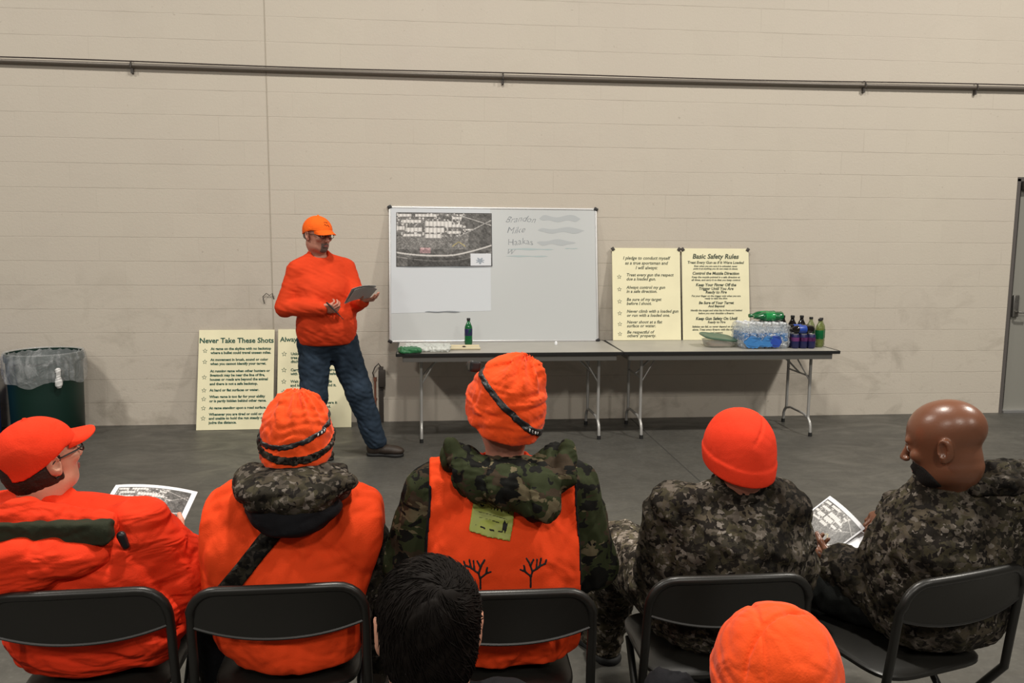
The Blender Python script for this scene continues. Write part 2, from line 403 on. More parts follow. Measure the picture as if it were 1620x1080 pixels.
def surface(f, lo, hi, h):
    """sparse surface nets; returns verts, quads"""
    lo = A(*lo); hi = A(*hi); B = 8
    nb = np.maximum(1, np.ceil((hi-lo)/(h*B)).astype(int)); N = nb*B+1
    cx = [lo[i]+(np.arange(nb[i])+.5)*B*h for i in range(3)]
    C = np.stack(np.meshgrid(*cx, indexing='ij'), -1).reshape(-1, 3)
    dv = f(C); near = np.abs(dv) < B*h*1.25+.01
    V = np.full(N, 1.0, np.float32)
    idx = np.stack(np.unravel_index(np.arange(len(C)), nb), -1)
    for (i, j, k), d in zip(idx[~near], dv[~near]):
        if d < 0: V[i*B:i*B+B+1, j*B:j*B+B+1, k*B:k*B+B+1] = -1
    g = np.arange(B+1); G = np.stack(np.meshgrid(g, g, g, indexing='ij'), -1).reshape(-1, 3)
    near_i = idx[near]
    for s0 in range(0, len(near_i), 300):
        ch = near_i[s0:s0+300]
        I = (ch[:, None, :]*B+G[None]).reshape(-1, 3)
        V[I[:, 0], I[:, 1], I[:, 2]] = f(lo+I*h)
    V[0] = V[-1] = 1; V[:, 0] = V[:, -1] = 1; V[:, :, 0] = V[:, :, -1] = 1
    neg = V < 0
    c = [neg[a:N[0]-1+a, b:N[1]-1+b, d:N[2]-1+d] for a in (0, 1) for b in (0, 1) for d in (0, 1)]
    cnt = sum(q.astype(np.int8) for q in c); act = (cnt > 0) & (cnt < 8)
    ai = np.argwhere(act); vid = -np.ones(act.shape, np.int64); vid[act] = np.arange(len(ai))
    acc = np.zeros((len(ai), 3)); num = np.zeros(len(ai))
    cor = [(a, b, d) for a in (0, 1) for b in (0, 1) for d in (0, 1)]
    for p in range(8):
        for q in range(p+1, 8):
            if sum(abs(x-y) for x, y in zip(cor[p], cor[q])) != 1: continue
            vp = V[tuple((ai+cor[p]).T)]; vq = V[tuple((ai+cor[q]).T)]; m = (vp < 0) != (vq < 0)
            t = np.where(m, vp/(vp-vq+1e-12), 0)
            acc += np.where(m[:, None], np.array(cor[p])+t[:, None]*(np.array(cor[q])-np.array(cor[p])), 0); num += m
    verts = lo+(ai+acc/np.maximum(num, 1)[:, None])*h
    F = []
    for ax in range(3):
        o = [1, 1, 1]; o[ax] = 0
        a0 = [slice(None)]*3; a1 = [slice(None)]*3
        a0[ax] = slice(0, N[ax]-1); a1[ax] = slice(1, N[ax])
        n0 = neg[tuple(a0)]; n1 = neg[tuple(a1)]
        e = np.argwhere(n0 != n1); e = e[np.all(e >= o, axis=1)]
        u, v = (ax+1) % 3, (ax+2) % 3
        lim = np.array(act.shape); e = e[np.all(e < lim, axis=1)]
        du = np.zeros(3, int); du[u] = 1; dw = np.zeros(3, int); dw[v] = 1
        q = [vid[tuple((e-du-dw).T)], vid[tuple((e-dw).T)], vid[tuple(e.T)], vid[tuple((e-du).T)]]
        Q = np.stack(q, -1); flip = ~n0[tuple(e.T)]
        Q[flip] = Q[flip][:, ::-1]
        F.append(Q)
    F = np.concatenate(F); F = F[np.all(F >= 0, axis=1)]
    return verts, F
def smooth_mesh(V, F, it=1):
    for _ in range(it):
        s = np.zeros_like(V); n = np.zeros(len(V))
        for a in range(4):
            for b in (1, 3):
                np.add.at(s, F[:, a], V[F[:, (a+b) % 4]]); np.add.at(n, F[:, a], 1)
        V = .5*V+.5*s/np.maximum(n, 1)[:, None]
    return V
def sdf_mesh(name, pieces, mat, parent, off, matf=None, it=1, **kw):
    """pieces: list of (f, lo, hi, h). One mesh object; verts relative to off."""
    VV = []; FF = []; n = 0
    for f, lo, hi, h in pieces:
        v, q = surface(f, lo, hi, h); v = smooth_mesh(v, q, it); VV.append(v); FF.append(q+n); n += len(v)
    V = np.concatenate(VV); F = np.concatenate(FF)
    me = bpy.data.meshes.new(name); off = np.array(off)
    me.vertices.add(len(V)); me.vertices.foreach_set('co', (V-off).astype(np.float32).ravel())
    me.loops.add(len(F)*4); me.loops.foreach_set('vertex_index', F.astype(np.int32).ravel())
    me.polygons.add(len(F)); me.polygons.foreach_set('loop_start', np.arange(0, len(F)*4, 4, dtype=np.int32))
    me.update(calc_edges=True)
    if matf is not None:
        cen = V[F].mean(axis=1); me.polygons.foreach_set('material_index', matf(cen).astype(np.int32))
    me.polygons.foreach_set('use_smooth', np.ones(len(F), bool)); me.validate()
    return link(name, me, mat, parent, **kw)
def bounds(pts, pad):
    P = np.array(pts); return P.min(0)-pad, P.max(0)+pad

# ================================================================== the setting
WY = 7.284
def structure(name, mb, mat, **kw): return mb.build(name, mat, None, smooth=False, kind='structure', **kw)
m = MB(); m.box((1.2, 1.5, -.1), (9.8, 8.5, .1)); structure('floor', m, M['floor'])
DX0, DX1, DZ = 5.450, 6.40, 2.235
m = MB(); m.box(((-8.6+DX0)/2, WY+.1, 3.6), ((DX0+8.6)/2, .1, 3.6)); m.box(((DX1+11)/2, WY+.1, 3.6), ((11-DX1)/2, .1, 3.6)); m.box(((DX0+DX1)/2, WY+.1, (7.2+DZ)/2), ((DX1-DX0)/2, .1, (7.2-DZ)/2))
structure('wall_back', m, M['wall'])
m = MB()
for z0, z1, xx in ((.002, 7.15, -1.362),):
    m.box((xx, WY+.001, (z0+z1)/2), (.004, .004, (z1-z0)/2))
structure('trim_1', m, M['joint_w'] if 'joint_w' in M else plain('wall_joint_sealant', (.38, .34, .28), .8))
m = MB(); m.box((1.826, 5.2, .0004), (.005, 2.07, .0006)); structure('trim_2', m, M['joint'])
# door in the wall
dr = empty('door_1', (DX0, WY, 0), kind='structure')
m = MB(); m.box((.475+.03, .05, 1.10), (.44, .022, 1.085), bev=.003); slab = m.build('door_slab', M['door'], dr, smooth=False)
m = MB(); m.box((.016, .045, 1.11), (.016, .05, 1.11)); m.box((.934, .045, 1.11), (.016, .05, 1.11)); m.box((.475, .045, 2.215), (.475, .05, .018)); m.build('door_frame', M['door_frame'], dr, smooth=False)
m = MB(); m.box((.475, .02, .012), (.44, .045, .011)); m.build('threshold', M['alu'], dr, smooth=False)
m = MB(); m.box((.16, .0, 2.155), (.11, .035, .035), bev=.006); m.build('door_closer', M['dsteel'], dr)
m = MB(); m.box((.095, .018, 1.03), (.030, .014, .105), bev=.008)
for i in range(4):
    for j in (-1, 1): m.box((.095+j*.010, .003, 1.075+.016*i), (.006, .003, .005))
hd = m.build('lock_plate', M['steel'], dr)
m = MB(); m.tube([(.095, .0, .975), (.095, -.045, .975), (.115, -.055, .975), (.205, -.055, .97)], [.012, .011, .010, .009]); m.build('door_handle', M['steel'], hd)

# conduit run along the wall, with clamps
def sag(x): return 3.031-.020*(1-((x-1)/4.5)**2) if -3.5 < x < 5.5 else 3.031
pr = empty('conduit', (1, WY-.03, 3.02), label='grey conduit pipe running the full width of the block wall above the board', cat='pipe')
m = MB(); m.tube([(x-1, -.004, sag(x)-3.02) for x in np.linspace(-8.4, 10.8, 60)], .0155, 10); m.build('pipe', M['pipe'], pr)
m = MB(); m.tube([(x-1, -.012, sag(x)-3.02+.026+.004*math.sin(x*1.7)) for x in np.linspace(-8.4, 10.8, 90)], .0055, 6); m.build('cable', M['cable'], pr, label='thin dark cable laid on top of the conduit')
for x in (-7.2, -5.0, -2.434, .627, 3.884, 4.95, 6.9, 8.8):
    m = MB(); m.tube([(x-1, -.027+.0, sag(x)-3.02-.024), (x-1, -.030, sag(x)-3.02), (x-1, -.010, sag(x)-3.02+.030), (x-1, .020, sag(x)-3.02+.036)], .006, 6)
    m.box((x-1, .015, sag(x)-3.02-.042), (.010, .012, .020)); m.build('pipe_clamp', M['dsteel'], pr)

# small bits fixed on the wall
ft = empty('wall_standpipe', (-.46, WY, 0), label='copper standpipe in a dark steel channel low on the wall beside the table', cat='pipe')
m = MB(); m.tube([(-.03, -.045, .0), (-.03, -.045, .39)], .010, 10); m.tube([(-.03, -.045, .20), (-.03, -.045, .225)], .015, 10); m.tube([(-.03, -.045, .375), (-.03, -.045, .41)], .016, 10); m.build('copper_pipe', M['copper'], ft)
m = MB(); m.box((.02, -.02, .25), (.020, .020, .25), bev=.003); m.box((.03, -.045, .40), (.030, .025, .075), bev=.006); m.build('steel_channel', M['dsteel'], ft)
m = MB(); m.tube([(-.035, -.045, .40), (-.05, -.05, .45), (-.03, -.04, .50), (.0, -.03, .53), (.02, -.03, .50)], .006, 6); m.build('hose_loop', M['dsteel'], ft)
m = MB(); m.tube([(-1.43, WY-.008, 1.06), (-1.44, WY-.02, 1.12), (-1.41, WY-.02, 1.15), (-1.385, WY-.018, 1.13), (-1.36, WY-.02, 1.15), (-1.35, WY-.004, 1.10)], .0035, 6)
tag(m.build('wall_hook', M['dsteel'], None), 'small bent wire hook fixed on the wall left of the standing man', 'hook')

# ================================================================== writing helper
def text_mb(items, depth=.0006):
    """items: (text, size, x, z, align, shear, bold). Letters lie in the XZ plane, read from -Y."""
    objs = []
    for (tx, sz, x, z, al, shr, bd) in items:
        c = bpy.data.curves.new('t', 'FONT'); c.body = tx; c.size = sz; c.align_x = al; c.align_y = 'CENTER'; c.shear = shr
        c.offset = bd; c.resolution_u = 2; c.extrude = depth/2
        o = bpy.data.objects.new('t', c); COL.objects.link(o); objs.append((o, x, z))
    bpy.context.view_layer.update(); dg = bpy.context.evaluated_depsgraph_get()
    m = MB()
    for o, x, z in objs:
        me = bpy.data.meshes.new_from_object(o.evaluated_get(dg))
        m.add([(v.co.x+x, -v.co.z, v.co.y+z) for v in me.vertices], [tuple(p.vertices) for p in me.polygons]); bpy.data.meshes.remove(me)
    for o, _, _ in objs:
        c = o.data; bpy.data.objects.remove(o); bpy.data.curves.remove(c)
    return m
def star(m, cx, cz, r, y=0, wd=.3):
    o = []; i_ = []
    for k in range(10):
        a = PI/2+k*PI/5; rr = r if k % 2 == 0 else r*.42
        o.append((cx+rr*math.cos(a), y, cz+rr*math.sin(a))); i_.append((cx+rr*(1-wd)*math.cos(a), y, cz+rr*(1-wd)*math.sin(a)))
    m.add(o+i_, [(k, (k+1) % 10, 10+(k+1) % 10, 10+k) for k in range(10)])

def sign(name_label, base, wd, ht, yaw, lean, texts, stars, mat, corners=False, warp=0):
    s = empty('sign_board', base, math.radians(yaw), label=name_label, cat='sign')
    s.rotation_euler = (math.radians(-lean), 0, math.radians(yaw)) ; s.rotation_mode = 'XYZ'
    m = MB(); m.box((0, .004, ht/2), (wd/2, .004, ht/2), bev=.002); m.build('panel', M['cream'], s, smooth=False)
    m = text_mb(texts)
    m.v = [(x, y-.0012, z) for x, y, z in m.v]
    for (x, z, r) in stars: star(m, x, z, r, -.0012)
    m.build('lettering', mat, s, smooth=False)
    if corners:
        for sx in (-1, 1):
            m = MB(); m.box((sx*(wd/2-.008), -.001, ht-.010), (.014, .006, .016), Ry(sx*.6), bev=.002); m.build('corner_clip', M['dsteel'], s)
    return s
def lines(rows, size, x, al='LEFT', shear=0, bold=0):
    return [(t, size*(k if k else 1), x, z, al, shear, bold) for (t, z, k) in rows]
# on the floor: "Never Take These Shots"
T = [('Never Take These Shots', .062, 0, .765, 'CENTER', 0, .0016)]
rows = [('At game on the skyline with no backstop', .695), ('where a bullet could travel unseen miles.', .660),
        ('At movement in brush, sound or color', .600), ('when you cannot identify your target.', .565),
        ('At running game when other hunters or', .502), ('livestock may be near the line of fire,', .466), ('houses or roads are beyond the animal', .430), ('and there is not a safe backstop.', .392),
        ('At hard or flat surfaces or water.', .338), ('When game is too far for your ability', .282), ('or is partly hidden behind other game.', .246),
        ('At game standing upon a road surface.', .186), ('Whenever you are tired or cold or excited', .132), ('and unable to hold the gun steady or', .098), ('judge the distance.', .062)]
T += [(t, .0305, -.215, z, 'LEFT', 0, .0012) for t, z in rows]
sign('cream sign board headed Never Take These Shots leaning on the floor against the wall', (-1.665, 7.045, .002), .635, .860, 0.6, 15.0, T,
     [(-.262, z, .022) for z in (.678, .583, .450, .338, .264, .186, .100)], M['dgreen'])
T = [('Always Take These Steps', .058, 0, .765, 'CENTER', 0, .0012)]
rows = [('Unload before you climb a fence,', .640), ('tree stand or slope, or cross a', .606), ('ditch, or get into a vehicle.', .572),
        ('Carry the gun under control', .500), ('with the muzzle pointed safely.', .466), ('Wait for a clear broadside', .400), ('and know what lies behind it.', .366),
        ('Stay in your zone of fire', .310), ('all through the drive.', .276), ('Wear hunter orange where it', .215), ('can be seen by all around.', .181), ('Check each other often.', .110)]
T += [(t, .033, -.205, z, 'LEFT', 0, .0010) for t, z in rows]
sign('cream sign board on the floor behind the standing man, partly hidden by his legs', (-1.005, 7.075, .002), .635, .855, -.6, 13.0, T,
     [(-.262, z, .024) for z in (.64, .50, .40, .31, .215, .11)], M['dgreen'])
# on the table
T = [('I pledge to conduct myself', .040, 0, .735, 'CENTER', .25, .0006), ('as a true sportsman and', .040, 0, .690, 'CENTER', .25, .0006), ('I will always:', .040, 0, .648, 'CENTER', .25, .0006)]
rows = [('Treat every gun the respect', .572), ('due a loaded gun.', .535), ('Always control my gun', .460), ('in a safe direction.', .424), ('Be sure of my target', .352), ('before I shoot.', .316),
        ('Never climb with a loaded gun', .246), ('or run with a loaded one.', .210), ('Never shoot at a flat', .150), ('surface or water.', .116), ('Be respectful of', .060), ('others\u2019 property.', .028)]
T += [(t, .038, -.185, z+.012, 'LEFT', .25, .0006) for t, z in rows]
sign('cream sign board with a pledge in starred lines, on the table beside the whiteboard', (1.925, 7.128, .7415), .622, .826, 0, 9.0, T,
     [(-.248, z+.005, .022) for z in (.562, .450, .342, .236, .140, .052)], M['dgrey'], True)
T = [('Basic Safety Rules', .060, 0, .752, 'CENTER', .2, .0016), ('Treat Every Gun as if It Were Loaded', .034, 0, .698, 'CENTER', .2, .0008),
     ('Even when you are sure it is unloaded, never', .022, 0, .665, 'CENTER', .2, .0006), ('point it at anything you do not mean to shoot.', .022, 0, .642, 'CENTER', .2, .0006),
     ('Control the Muzzle Direction', .036, 0, .600, 'CENTER', .2, .0012), ('Keep the muzzle pointed in a safe direction at', .024, 0, .566, 'CENTER', .2, .0006), ('all times, and carry it so that you keep control', .024, 0, .540, 'CENTER', .2, .0006),
     ('Keep Your Finger Off the', .036, 0, .496, 'CENTER', .2, .0012), ('Trigger Until You Are', .036, 0, .462, 'CENTER', .2, .001), ('Ready to Fire', .036, 0, .430, 'CENTER', .2, .001),
     ('Put your finger on the trigger only when you are', .023, 0, .396, 'CENTER', .2, .0006), ('ready to take the shot.', .023, 0, .374, 'CENTER', .2, .0006),
     ('Be Sure of Your Target', .034, 0, .334, 'CENTER', .2, .0012), ('And Beyond', .030, 0, .304, 'CENTER', .2, .001), ('Identify the target and what lies in front and behind', .023, 0, .266, 'CENTER', .2, .0006), ('before you ever shoulder a firearm.', .023, 0, .240, 'CENTER', .2, .0006),
     ('Keep Gun Safety On Until', .036, 0, .192, 'CENTER', .2, .0014), ('Ready to Fire', .030, 0, .160, 'CENTER', .2, .0008),
     ('Safeties can fail, so never depend on the safety', .024, 0, .120, 'CENTER', .2, .0006), ('alone. Treat every firearm with the same care', .024, 0, .093, 'CENTER', .2, .0006), ('and respect.', .024, 0, .066, 'CENTER', .2, .0006)]
sign('cream sign board headed Basic Safety Rules standing on the table behind the water bottles', (2.562, 7.122, .7415), .622, .826, 0, 9.0, T, [], M['dgrey'], True)

# ================================================================== aerial map colours (printed picture)
def map_rgb(u, v):
    """u, v in 0..1 from the lower left corner of the print"""
    rg = np.random.RandomState(3)
    def ns(a, b, f, s):
        r = np.random.RandomState(s); o = 0
        for i in range(5):
            k = r.normal(size=2)*f*(1.7**i); p = r.rand()*6; k2 = r.normal(size=2)*f*(1.6**i)
            o = o+np.sin(a*k[0]*2+b*k[1]+p+1.5*np.sin(a*k2[0]+b*k2[1]))/(1.25**i)
        return o/3
    g = .085+.035*ns(u, v, 9, 1)+.04*ns(u, v, 30, 2)
    g = g+rg.rand(*u.shape)*.035
    field = (v > .32) & (v < .62) & (u < .75)
    g = np.where(field, .19+.04*ns(u, v, 14, 5), g)
    roofs = [(.02, .97, .14, .05), (.20, .97, .22, .05), (.30, .84, .28, .09), (.06, .86, .20, .05), (.00, .74, .09, .06), (.10, .72, .17, .07), (.30, .72, .20, .09), (.52, .78, .16, .05),
             (.08, .60, .18, .04), (.30, .60, .17, .07), (.53, .66, .14, .05), (.58, .92, .10, .04), (.72, .70, .08, .03)]
    city = (v > .56) & (u < .72)
    g = np.where(city, .16+.10*ns(u, v, 34, 8), g)
    for (x, y, w_, h_) in roofs:
        k = (u > x) & (u < x+w_) & (v > y-h_) & (v < y)
        g = np.where(k, .62+.12*np.sin(u*160), g)
    rd = .19+.05*np.cos((u-.35)*3.4)-.04; rd = .205+.16*(u-.42)**2*2.2+.05*np.maximum(u-.6, 0)*4
    g = np.where(np.abs(v-rd) < .014, .55, g)
    g = np.where(np.abs(v-rd+.075+.05*u) < .006, .30, g)
    g = np.where((np.abs(v-(.60+.9*(u-.70))) < .010) & (u > .66), .36, g)
    g = np.where((np.abs(v-(.95-.55*(u-.66))) < .008) & (u > .66), .36, g)
    g = np.where((v < .17) & (u > .12), g*.55, g)
    g = np.clip(g, .012, .85)
    rgb = np.stack([g*1.03, g, g*.97], -1)
    pk = (np.abs(u-.30) < .055) & (np.abs(v-.30) < .05); rgb[pk] = np.stack([g*1.8+.12, g*1.3+.06, g*1.3+.07], -1)[pk]
    ye = (np.abs(np.abs(u-.65)*1.2+(v-.46)) < .012) & (np.abs(u-.65) < .07); rgb[ye] = (.35, .30, .15)
    ins = (u > .77) & (v < .245) & (v > .02) & (u < .985); rgb[ins] = (.66, .68, .72)
    gl = (np.hypot((u-.87), (v-.11)*.7) < .035+.012*np.sin(7*np.arctan2(v-.11, u-.87))); rgb[gl] = (.25, .29, .34)
    q = np.random.RandomState(9); G1 = q.rand(60, 34); G2 = q.rand(120, 68)
    a1 = G1[np.clip((u*59).astype(int), 0, 59), np.clip((v*33).astype(int), 0, 33)]; a2 = G2[np.clip((u*119).astype(int), 0, 119), np.clip((v*67).astype(int), 0, 67)]
    mot = np.where(city | field, .55+.9*a1*a2+.35*a2, .6+.55*a1+.3*a2)
    mot = np.where(g > .45, .9+.1*a1, mot)
    rgb = np.clip(rgb*mot[..., None]*np.where((city & (g < .3) & (a1 > .80)), 2.6, 1.0)[..., None], .01, .8)
    ins = (u > .77) & (v < .245) & (v > .02) & (u < .985); rgb[ins] = (.62, .64, .68); rgb[gl] = (.28, .32, .37)
    edge = (u < .008) | (u > .992) | (v < .015) | (v > .985); rgb[edge & ~ins] = .03
    return rgb
def print_sheet(name, corners, nu, nv, parent, off, frame=(0, 1, 0, 1), bend=0, th=.0008, white=(.74, .75, .78), mapped=True, **kw):
    """corners: top left, top right, bottom right, bottom left; frame: the part of the sheet covered by the print"""
    TL, TR, BR, BL = [A(*c) for c in corners]; nrm = np.cross(TR-TL, BL-TL); nrm /= np.linalg.norm(nrm)
    U, V = np.meshgrid(np.linspace(0, 1, nu), np.linspace(1, 0, nv))
    P = (TL*(1-U[..., None])+TR*U[..., None])*V[..., None]+(BL*(1-U[..., None])+BR*U[..., None])*(1-V[..., None])
    P = P-nrm*(bend*4*U*(1-U))[..., None]
    col = np.ones(U.shape+(3,))*np.array(white)
    if mapped:
        u0, u1, v0, v1 = frame; ins = (U > u0) & (U < u1) & (V > v0) & (V < v1)
        col[ins] = map_rgb((U[ins]-u0)/(u1-u0), (V[ins]-v0)/(v1-v0))
    P1 = P+nrm*th; n = nu*nv
    vs = np.concatenate([P.reshape(-1, 3), P1.reshape(-1, 3)])-np.array(off)
    f = [(j*nu+i, j*nu+i+1, (j+1)*nu+i+1, (j+1)*nu+i) for j in range(nv-1) for i in range(nu-1)]
    fb = [tuple(q+n for q in x[::-1]) for x in f]
    rim = [(i, i+1, i+1+n, i+n) for i in range(nu-1)]+[((nv-1)*nu+i, (nv-1)*nu+i+1, (nv-1)*nu+i+1+n, (nv-1)*nu+i+n) for i in range(nu-1)]
    rim += [(j*nu, (j+1)*nu, (j+1)*nu+n, j*nu+n) for j in range(nv-1)]+[(j*nu+nu-1, (j+1)*nu+nu-1, (j+1)*nu+nu-1+n, j*nu+nu-1+n) for j in range(nv-1)]
    me = bpy.data.meshes.new(name); me.from_pydata([tuple(map(float, q)) for q in vs], [], f+fb+rim); me.update()
    ca = me.color_attributes.new('Col', 'FLOAT_COLOR', 'POINT')
    cc = np.concatenate([np.concatenate([col.reshape(-1, 3), np.ones((n, 1))], 1), np.concatenate([np.ones((n, 3))*np.array(white), np.ones((n, 1))], 1)])
    ca.data.foreach_set('color', cc.astype(np.float32).ravel())
    return link(name, me, M['mapm'], parent, **kw)

# ================================================================== whiteboard on the table
WB = empty('whiteboard', (.560, 7.075, .7415), label='large white dry erase board standing on the table and leaning on the wall', cat='whiteboard')
WB.rotation_euler = (math.radians(-9.6), 0, math.radians(0.3))
BW, BH = 1.826, 1.178
m = MB(); m.box((0, .010, BH/2), (BW/2-.006, .006, BH/2-.006)); m.build('writing_surface', M['board'], WB, smooth=False)
m = MB()
for s_ in (-1, 1):
    m.box((s_*(BW/2-.006), .008, BH/2), (.007, .010, BH/2), bev=.002)
    m.box((0, .008, BH/2+s_*(BH/2-.006)), (BW/2, .010, .007), bev=.002)
m.build('frame', M['alu'], WB, smooth=False)
for sx in (-1, 1):
    for sz in (0, 1):
        m = MB(); m.box((sx*(BW/2-.006), .007, sz*BH+(-.006 if sz else .008)), (.018, .015, .014), Ry(.5*sx*(1 if sz else -1)), bev=.004); m.build('corner_cap', M['blackp'], WB)
T = [('Brandon', .078, .105, 1.075, 'LEFT', .35, -.0012), ('Mike', .082, .100, .980, 'LEFT', .30, -.0012), ('Haakas', .080, .110, .875, 'LEFT', .35, -.0012), ('W', .065, .105, .790, 'LEFT', .1, -.001)]
for word in T:
    m = text_mb([word]); m.v = [(x+.012*math.sin(z*40), y+.0032, z+.006*math.sin(x*30)) for x, y, z in m.v]
    m.build('handwriting', M['ink'], WB, smooth=False)
def streak(m, x0, x1, z, h, seed):
    r = random.Random(seed); n = 24; top = []; bot = []
    for i in range(n+1):
        t = i/n; e = math.sin(PI*min(1, t*6+.05)/2)*math.sin(PI*min(1, (1-t)*6+.05)/2)
        top.append((x0+(x1-x0)*t, .0030, z+h*e*(.5+.25*math.sin(t*9+seed)))); bot.append((x0+(x1-x0)*t, .0030, z-h*e*(.5+.2*math.sin(t*13+seed*2))))
    m.add(top+bot, [(i, i+1, n+2+i, n+1+i) for i in range(n)])
m = MB(); streak(m, .40, .765, 1.085, .045, 1); streak(m, .385, .80, .98, .040, 2); streak(m, .375, .72, .872, .040, 3)
m.build('smudged_writing', M['smear'], WB, smooth=False, label='wiped grey writing in blurred bars')
m = MB(); streak(m, .115, .52, .812, .012, 4); streak(m, .10, .47, .750, .010, 5); streak(m, .62, .74, .820, .006, 6); m.build('marker_line', M['smear2'], WB, smooth=False)
# laminated sheet with the aerial map, stuck on the board
wm = Matrix.LocRotScale(WB.location, WB.rotation_euler, None)
def wbp(x, y, z): return tuple(wm @ Vector((x, y, z)))
SH = empty('map_sheet', wbp(-.46, .003, .27), label='white glossy sheet with an aerial map print fixed on the left half of the whiteboard', cat='poster')
o_ = tuple(SH.location)
print_sheet('sheet', [wbp(-.897, .0025, 1.165), wbp(-.035, .0025, 1.165), wbp(-.035, .0025, .27), wbp(-.897, .0025, .25)], 60, 60, SH, o_, white=(.55, .58, .615), mapped=False)
print_sheet('aerial_print', [wbp(-.852, .0012, 1.128), wbp(-.020, .0012, 1.128), wbp(-.018, .0012, .656), wbp(-.855, .0012, .650)], 300, 170, SH, o_, label='greyscale aerial photograph with pale roofs and a curving road')
m = MB(); streak(m, -.61, -.30, .262, .010, 8); streak(m, -.85, -.02, .652, .007, 9); m.v = [tuple(A(*wbp(x, y-.003, z))-A(*o_)) for x, y, z in m.v]
m.build('sheet_crease', M['ink'], SH, smooth=False)

# ================================================================== folding tables
def make_table():
    t = empty('folding_table', (0, 0, 0))
    L, D, Hh = 1.80, .765, .74
    m = MB(); m.box((L/2, D/2, Hh-.009), (L/2-.004, D/2-.004, .0085), bev=.002); m.build('tabletop', M['table_top'], t, smooth=False)
    m = MB()
    for c, h in (((L/2, 0, Hh-.011), (L/2, .005, .013)), ((L/2, D, Hh-.011), (L/2, .005, .013)), ((0, D/2, Hh-.011), (.005, D/2, .013)), ((L, D/2, Hh-.011), (.005, D/2, .013))): m.box(c, h, bev=.003)
    m.build('edge_band', M['table_edge'], t, smooth=False)
    m = MB()
    for c, h in (((L/2, .035, Hh-.045), (L/2-.05, .010, .026)), ((L/2, D-.035, Hh-.045), (L/2-.05, .010, .026)), ((.055, D/2, Hh-.045), (.010, D/2-.035, .026)), ((L-.055, D/2, Hh-.045), (.010, D/2-.035, .026))): m.box(c, h, bev=.003)
    m.build('apron', M['apron'], t, smooth=False)
    for x, sg in ((.19, 1), (L-.16, -1)):
        for yy, s in ((.175, -1), (D-.155, 1)):
            m = MB(); m.tube([(x, yy, Hh-.03), (x, yy, .30), (x, yy, .17), (x, yy+s*.004, .145), (x, yy+s*.035, .118), (x, yy+s*.050, .09), (x, yy+s*.056, .02)], .0125, 10)
            lg = m.build('leg', M['legm'], t)
            m = MB(); m.tube([(x, yy+s*.056, .032), (x, yy+s*.056, .0)], [.015, .016], 10); m.build('foot_cap', M['sole'], lg)
        for pth, rr_ in (([(x, .175, .145), (x, .26, .165), (x, D-.24, .165), (x, D-.155, .145)], .0105), ([(x, .175, .50), (x, D-.155, .50)], .008)):
            m = MB(); m.tube(pth, rr_, 8); m.build('crossbar', M['legm'], t)
        for pth, rr_ in (([(x, D/2, .50), (x+sg*.10, D/2, .60), (x+sg*.26, D/2, Hh-.02)], .008), ([(x, .175, .46), (x+sg*.15, .19, Hh-.03)], .006)):
            m = MB(); m.tube(pth, rr_, 8); m.build('brace', M['legm'], t)
    return t
t1 = make_table(); t1.location = (-.266, 6.372, 0); t1.rotation_euler = (0, 0, math.radians(.5))
tag(t1, 'grey topped folding table under the whiteboard', 'table', 'folding tables along the wall')
t2 = copy_tree(t1); t2.location = (1.537, 6.388, 0); t2.rotation_euler = (0, 0, math.radians(-.5))
tag(t2, 'grey topped folding table carrying the two cream signs and the bottles', 'table', 'folding tables along the wall')

# ================================================================== things on the tables
TZ = .7405
b = empty('soda_bottle', (.318, 6.90, TZ), label='single upright green soda bottle with dark label in front of the whiteboard', cat='bottle')
m = MB(); m.lathe([(0, .0), (.028, .0), (.033, .012), (.033, .075), (.031, .08), (.031, .135), (.033, .14), (.031, .155), (.016, .188), (.0125, .195), (.0125, .208)], n=20); m.build('bottle_body', M['greenjuice'], b)
m = MB(); m.lathe([(.0325, .078), (.0333, .08), (.0333, .134), (.0325, .136)], n=20); m.build('label_wrap', M['navy'], b)
m = MB(); m.lathe([(0, .226), (.013, .226), (.015, .223), (.015, .204), (.0, .204)], n=16); m.build('cap', M['blackp'], b)
m = text_mb([('7', .045, 0, .107, 'CENTER', .3, .001)]); m.v = [(x, -.0337+y*.2, z) for x, y, z in m.v]; m.build('label_mark', M['greenjuice'], b, smooth=False)

def lump(name, c, r, mat, amp, freq, seed, parent=None, off=None, R=None, h=.006, **kw):
    s = Sh().add(rbox(c, r, min(r)*.9, R)).disp(wrinkles(amp, freq, seed)).cut(plane((0, 0, TZ+.001), (0, 0, -1)), .0)
    mx = max(r)*1.5+.03
    return sdf_mesh(name, [(s, (c[0]-mx, c[1]-mx, TZ-.02), (c[0]+mx, c[1]+mx, c[2]+r[2]+.06), h)], mat, parent, off if off is not None else (c[0], c[1], TZ), **kw)
bg = empty('plastic_bag', (-.06, 6.55, TZ), label='crumpled white and green plastic bag on the left end of the table', cat='bag')
lump('bag_film', (-.03, 6.58, TZ+.018), (.185, .13, .020), M['bag'], .010, 38, 3, bg, (-.06, 6.55, TZ), Rz(-.1))
lump('printed_end', (-.165, 6.44, TZ+.016), (.085, .065, .022), M['baggreen'], .008, 40, 5, bg, (-.06, 6.55, TZ), Rz(.2), label='dark green printed end of the bag')
tr = empty('flat_tray', (.25, 6.66, TZ), label='flat pale yellow tray lying on the table below the green soda bottle', cat='tray')
m = MB(); m.box((0, 0, .006), (.150, .085, .005), bev=.004); m.box((0, -.082, .012), (.150, .005, .008), bev=.003); m.box((0, .082, .012), (.150, .005, .008), bev=.003); m.build('tray_body', M['tray'], tr)
m = MB(); m.lathe([(0, .012), (.018, .016), (.010, .022), (0, .024)], c=(.02, -.01, 0), n=10); m.build('scrap', M['leather'], tr, label='small brown scrap')
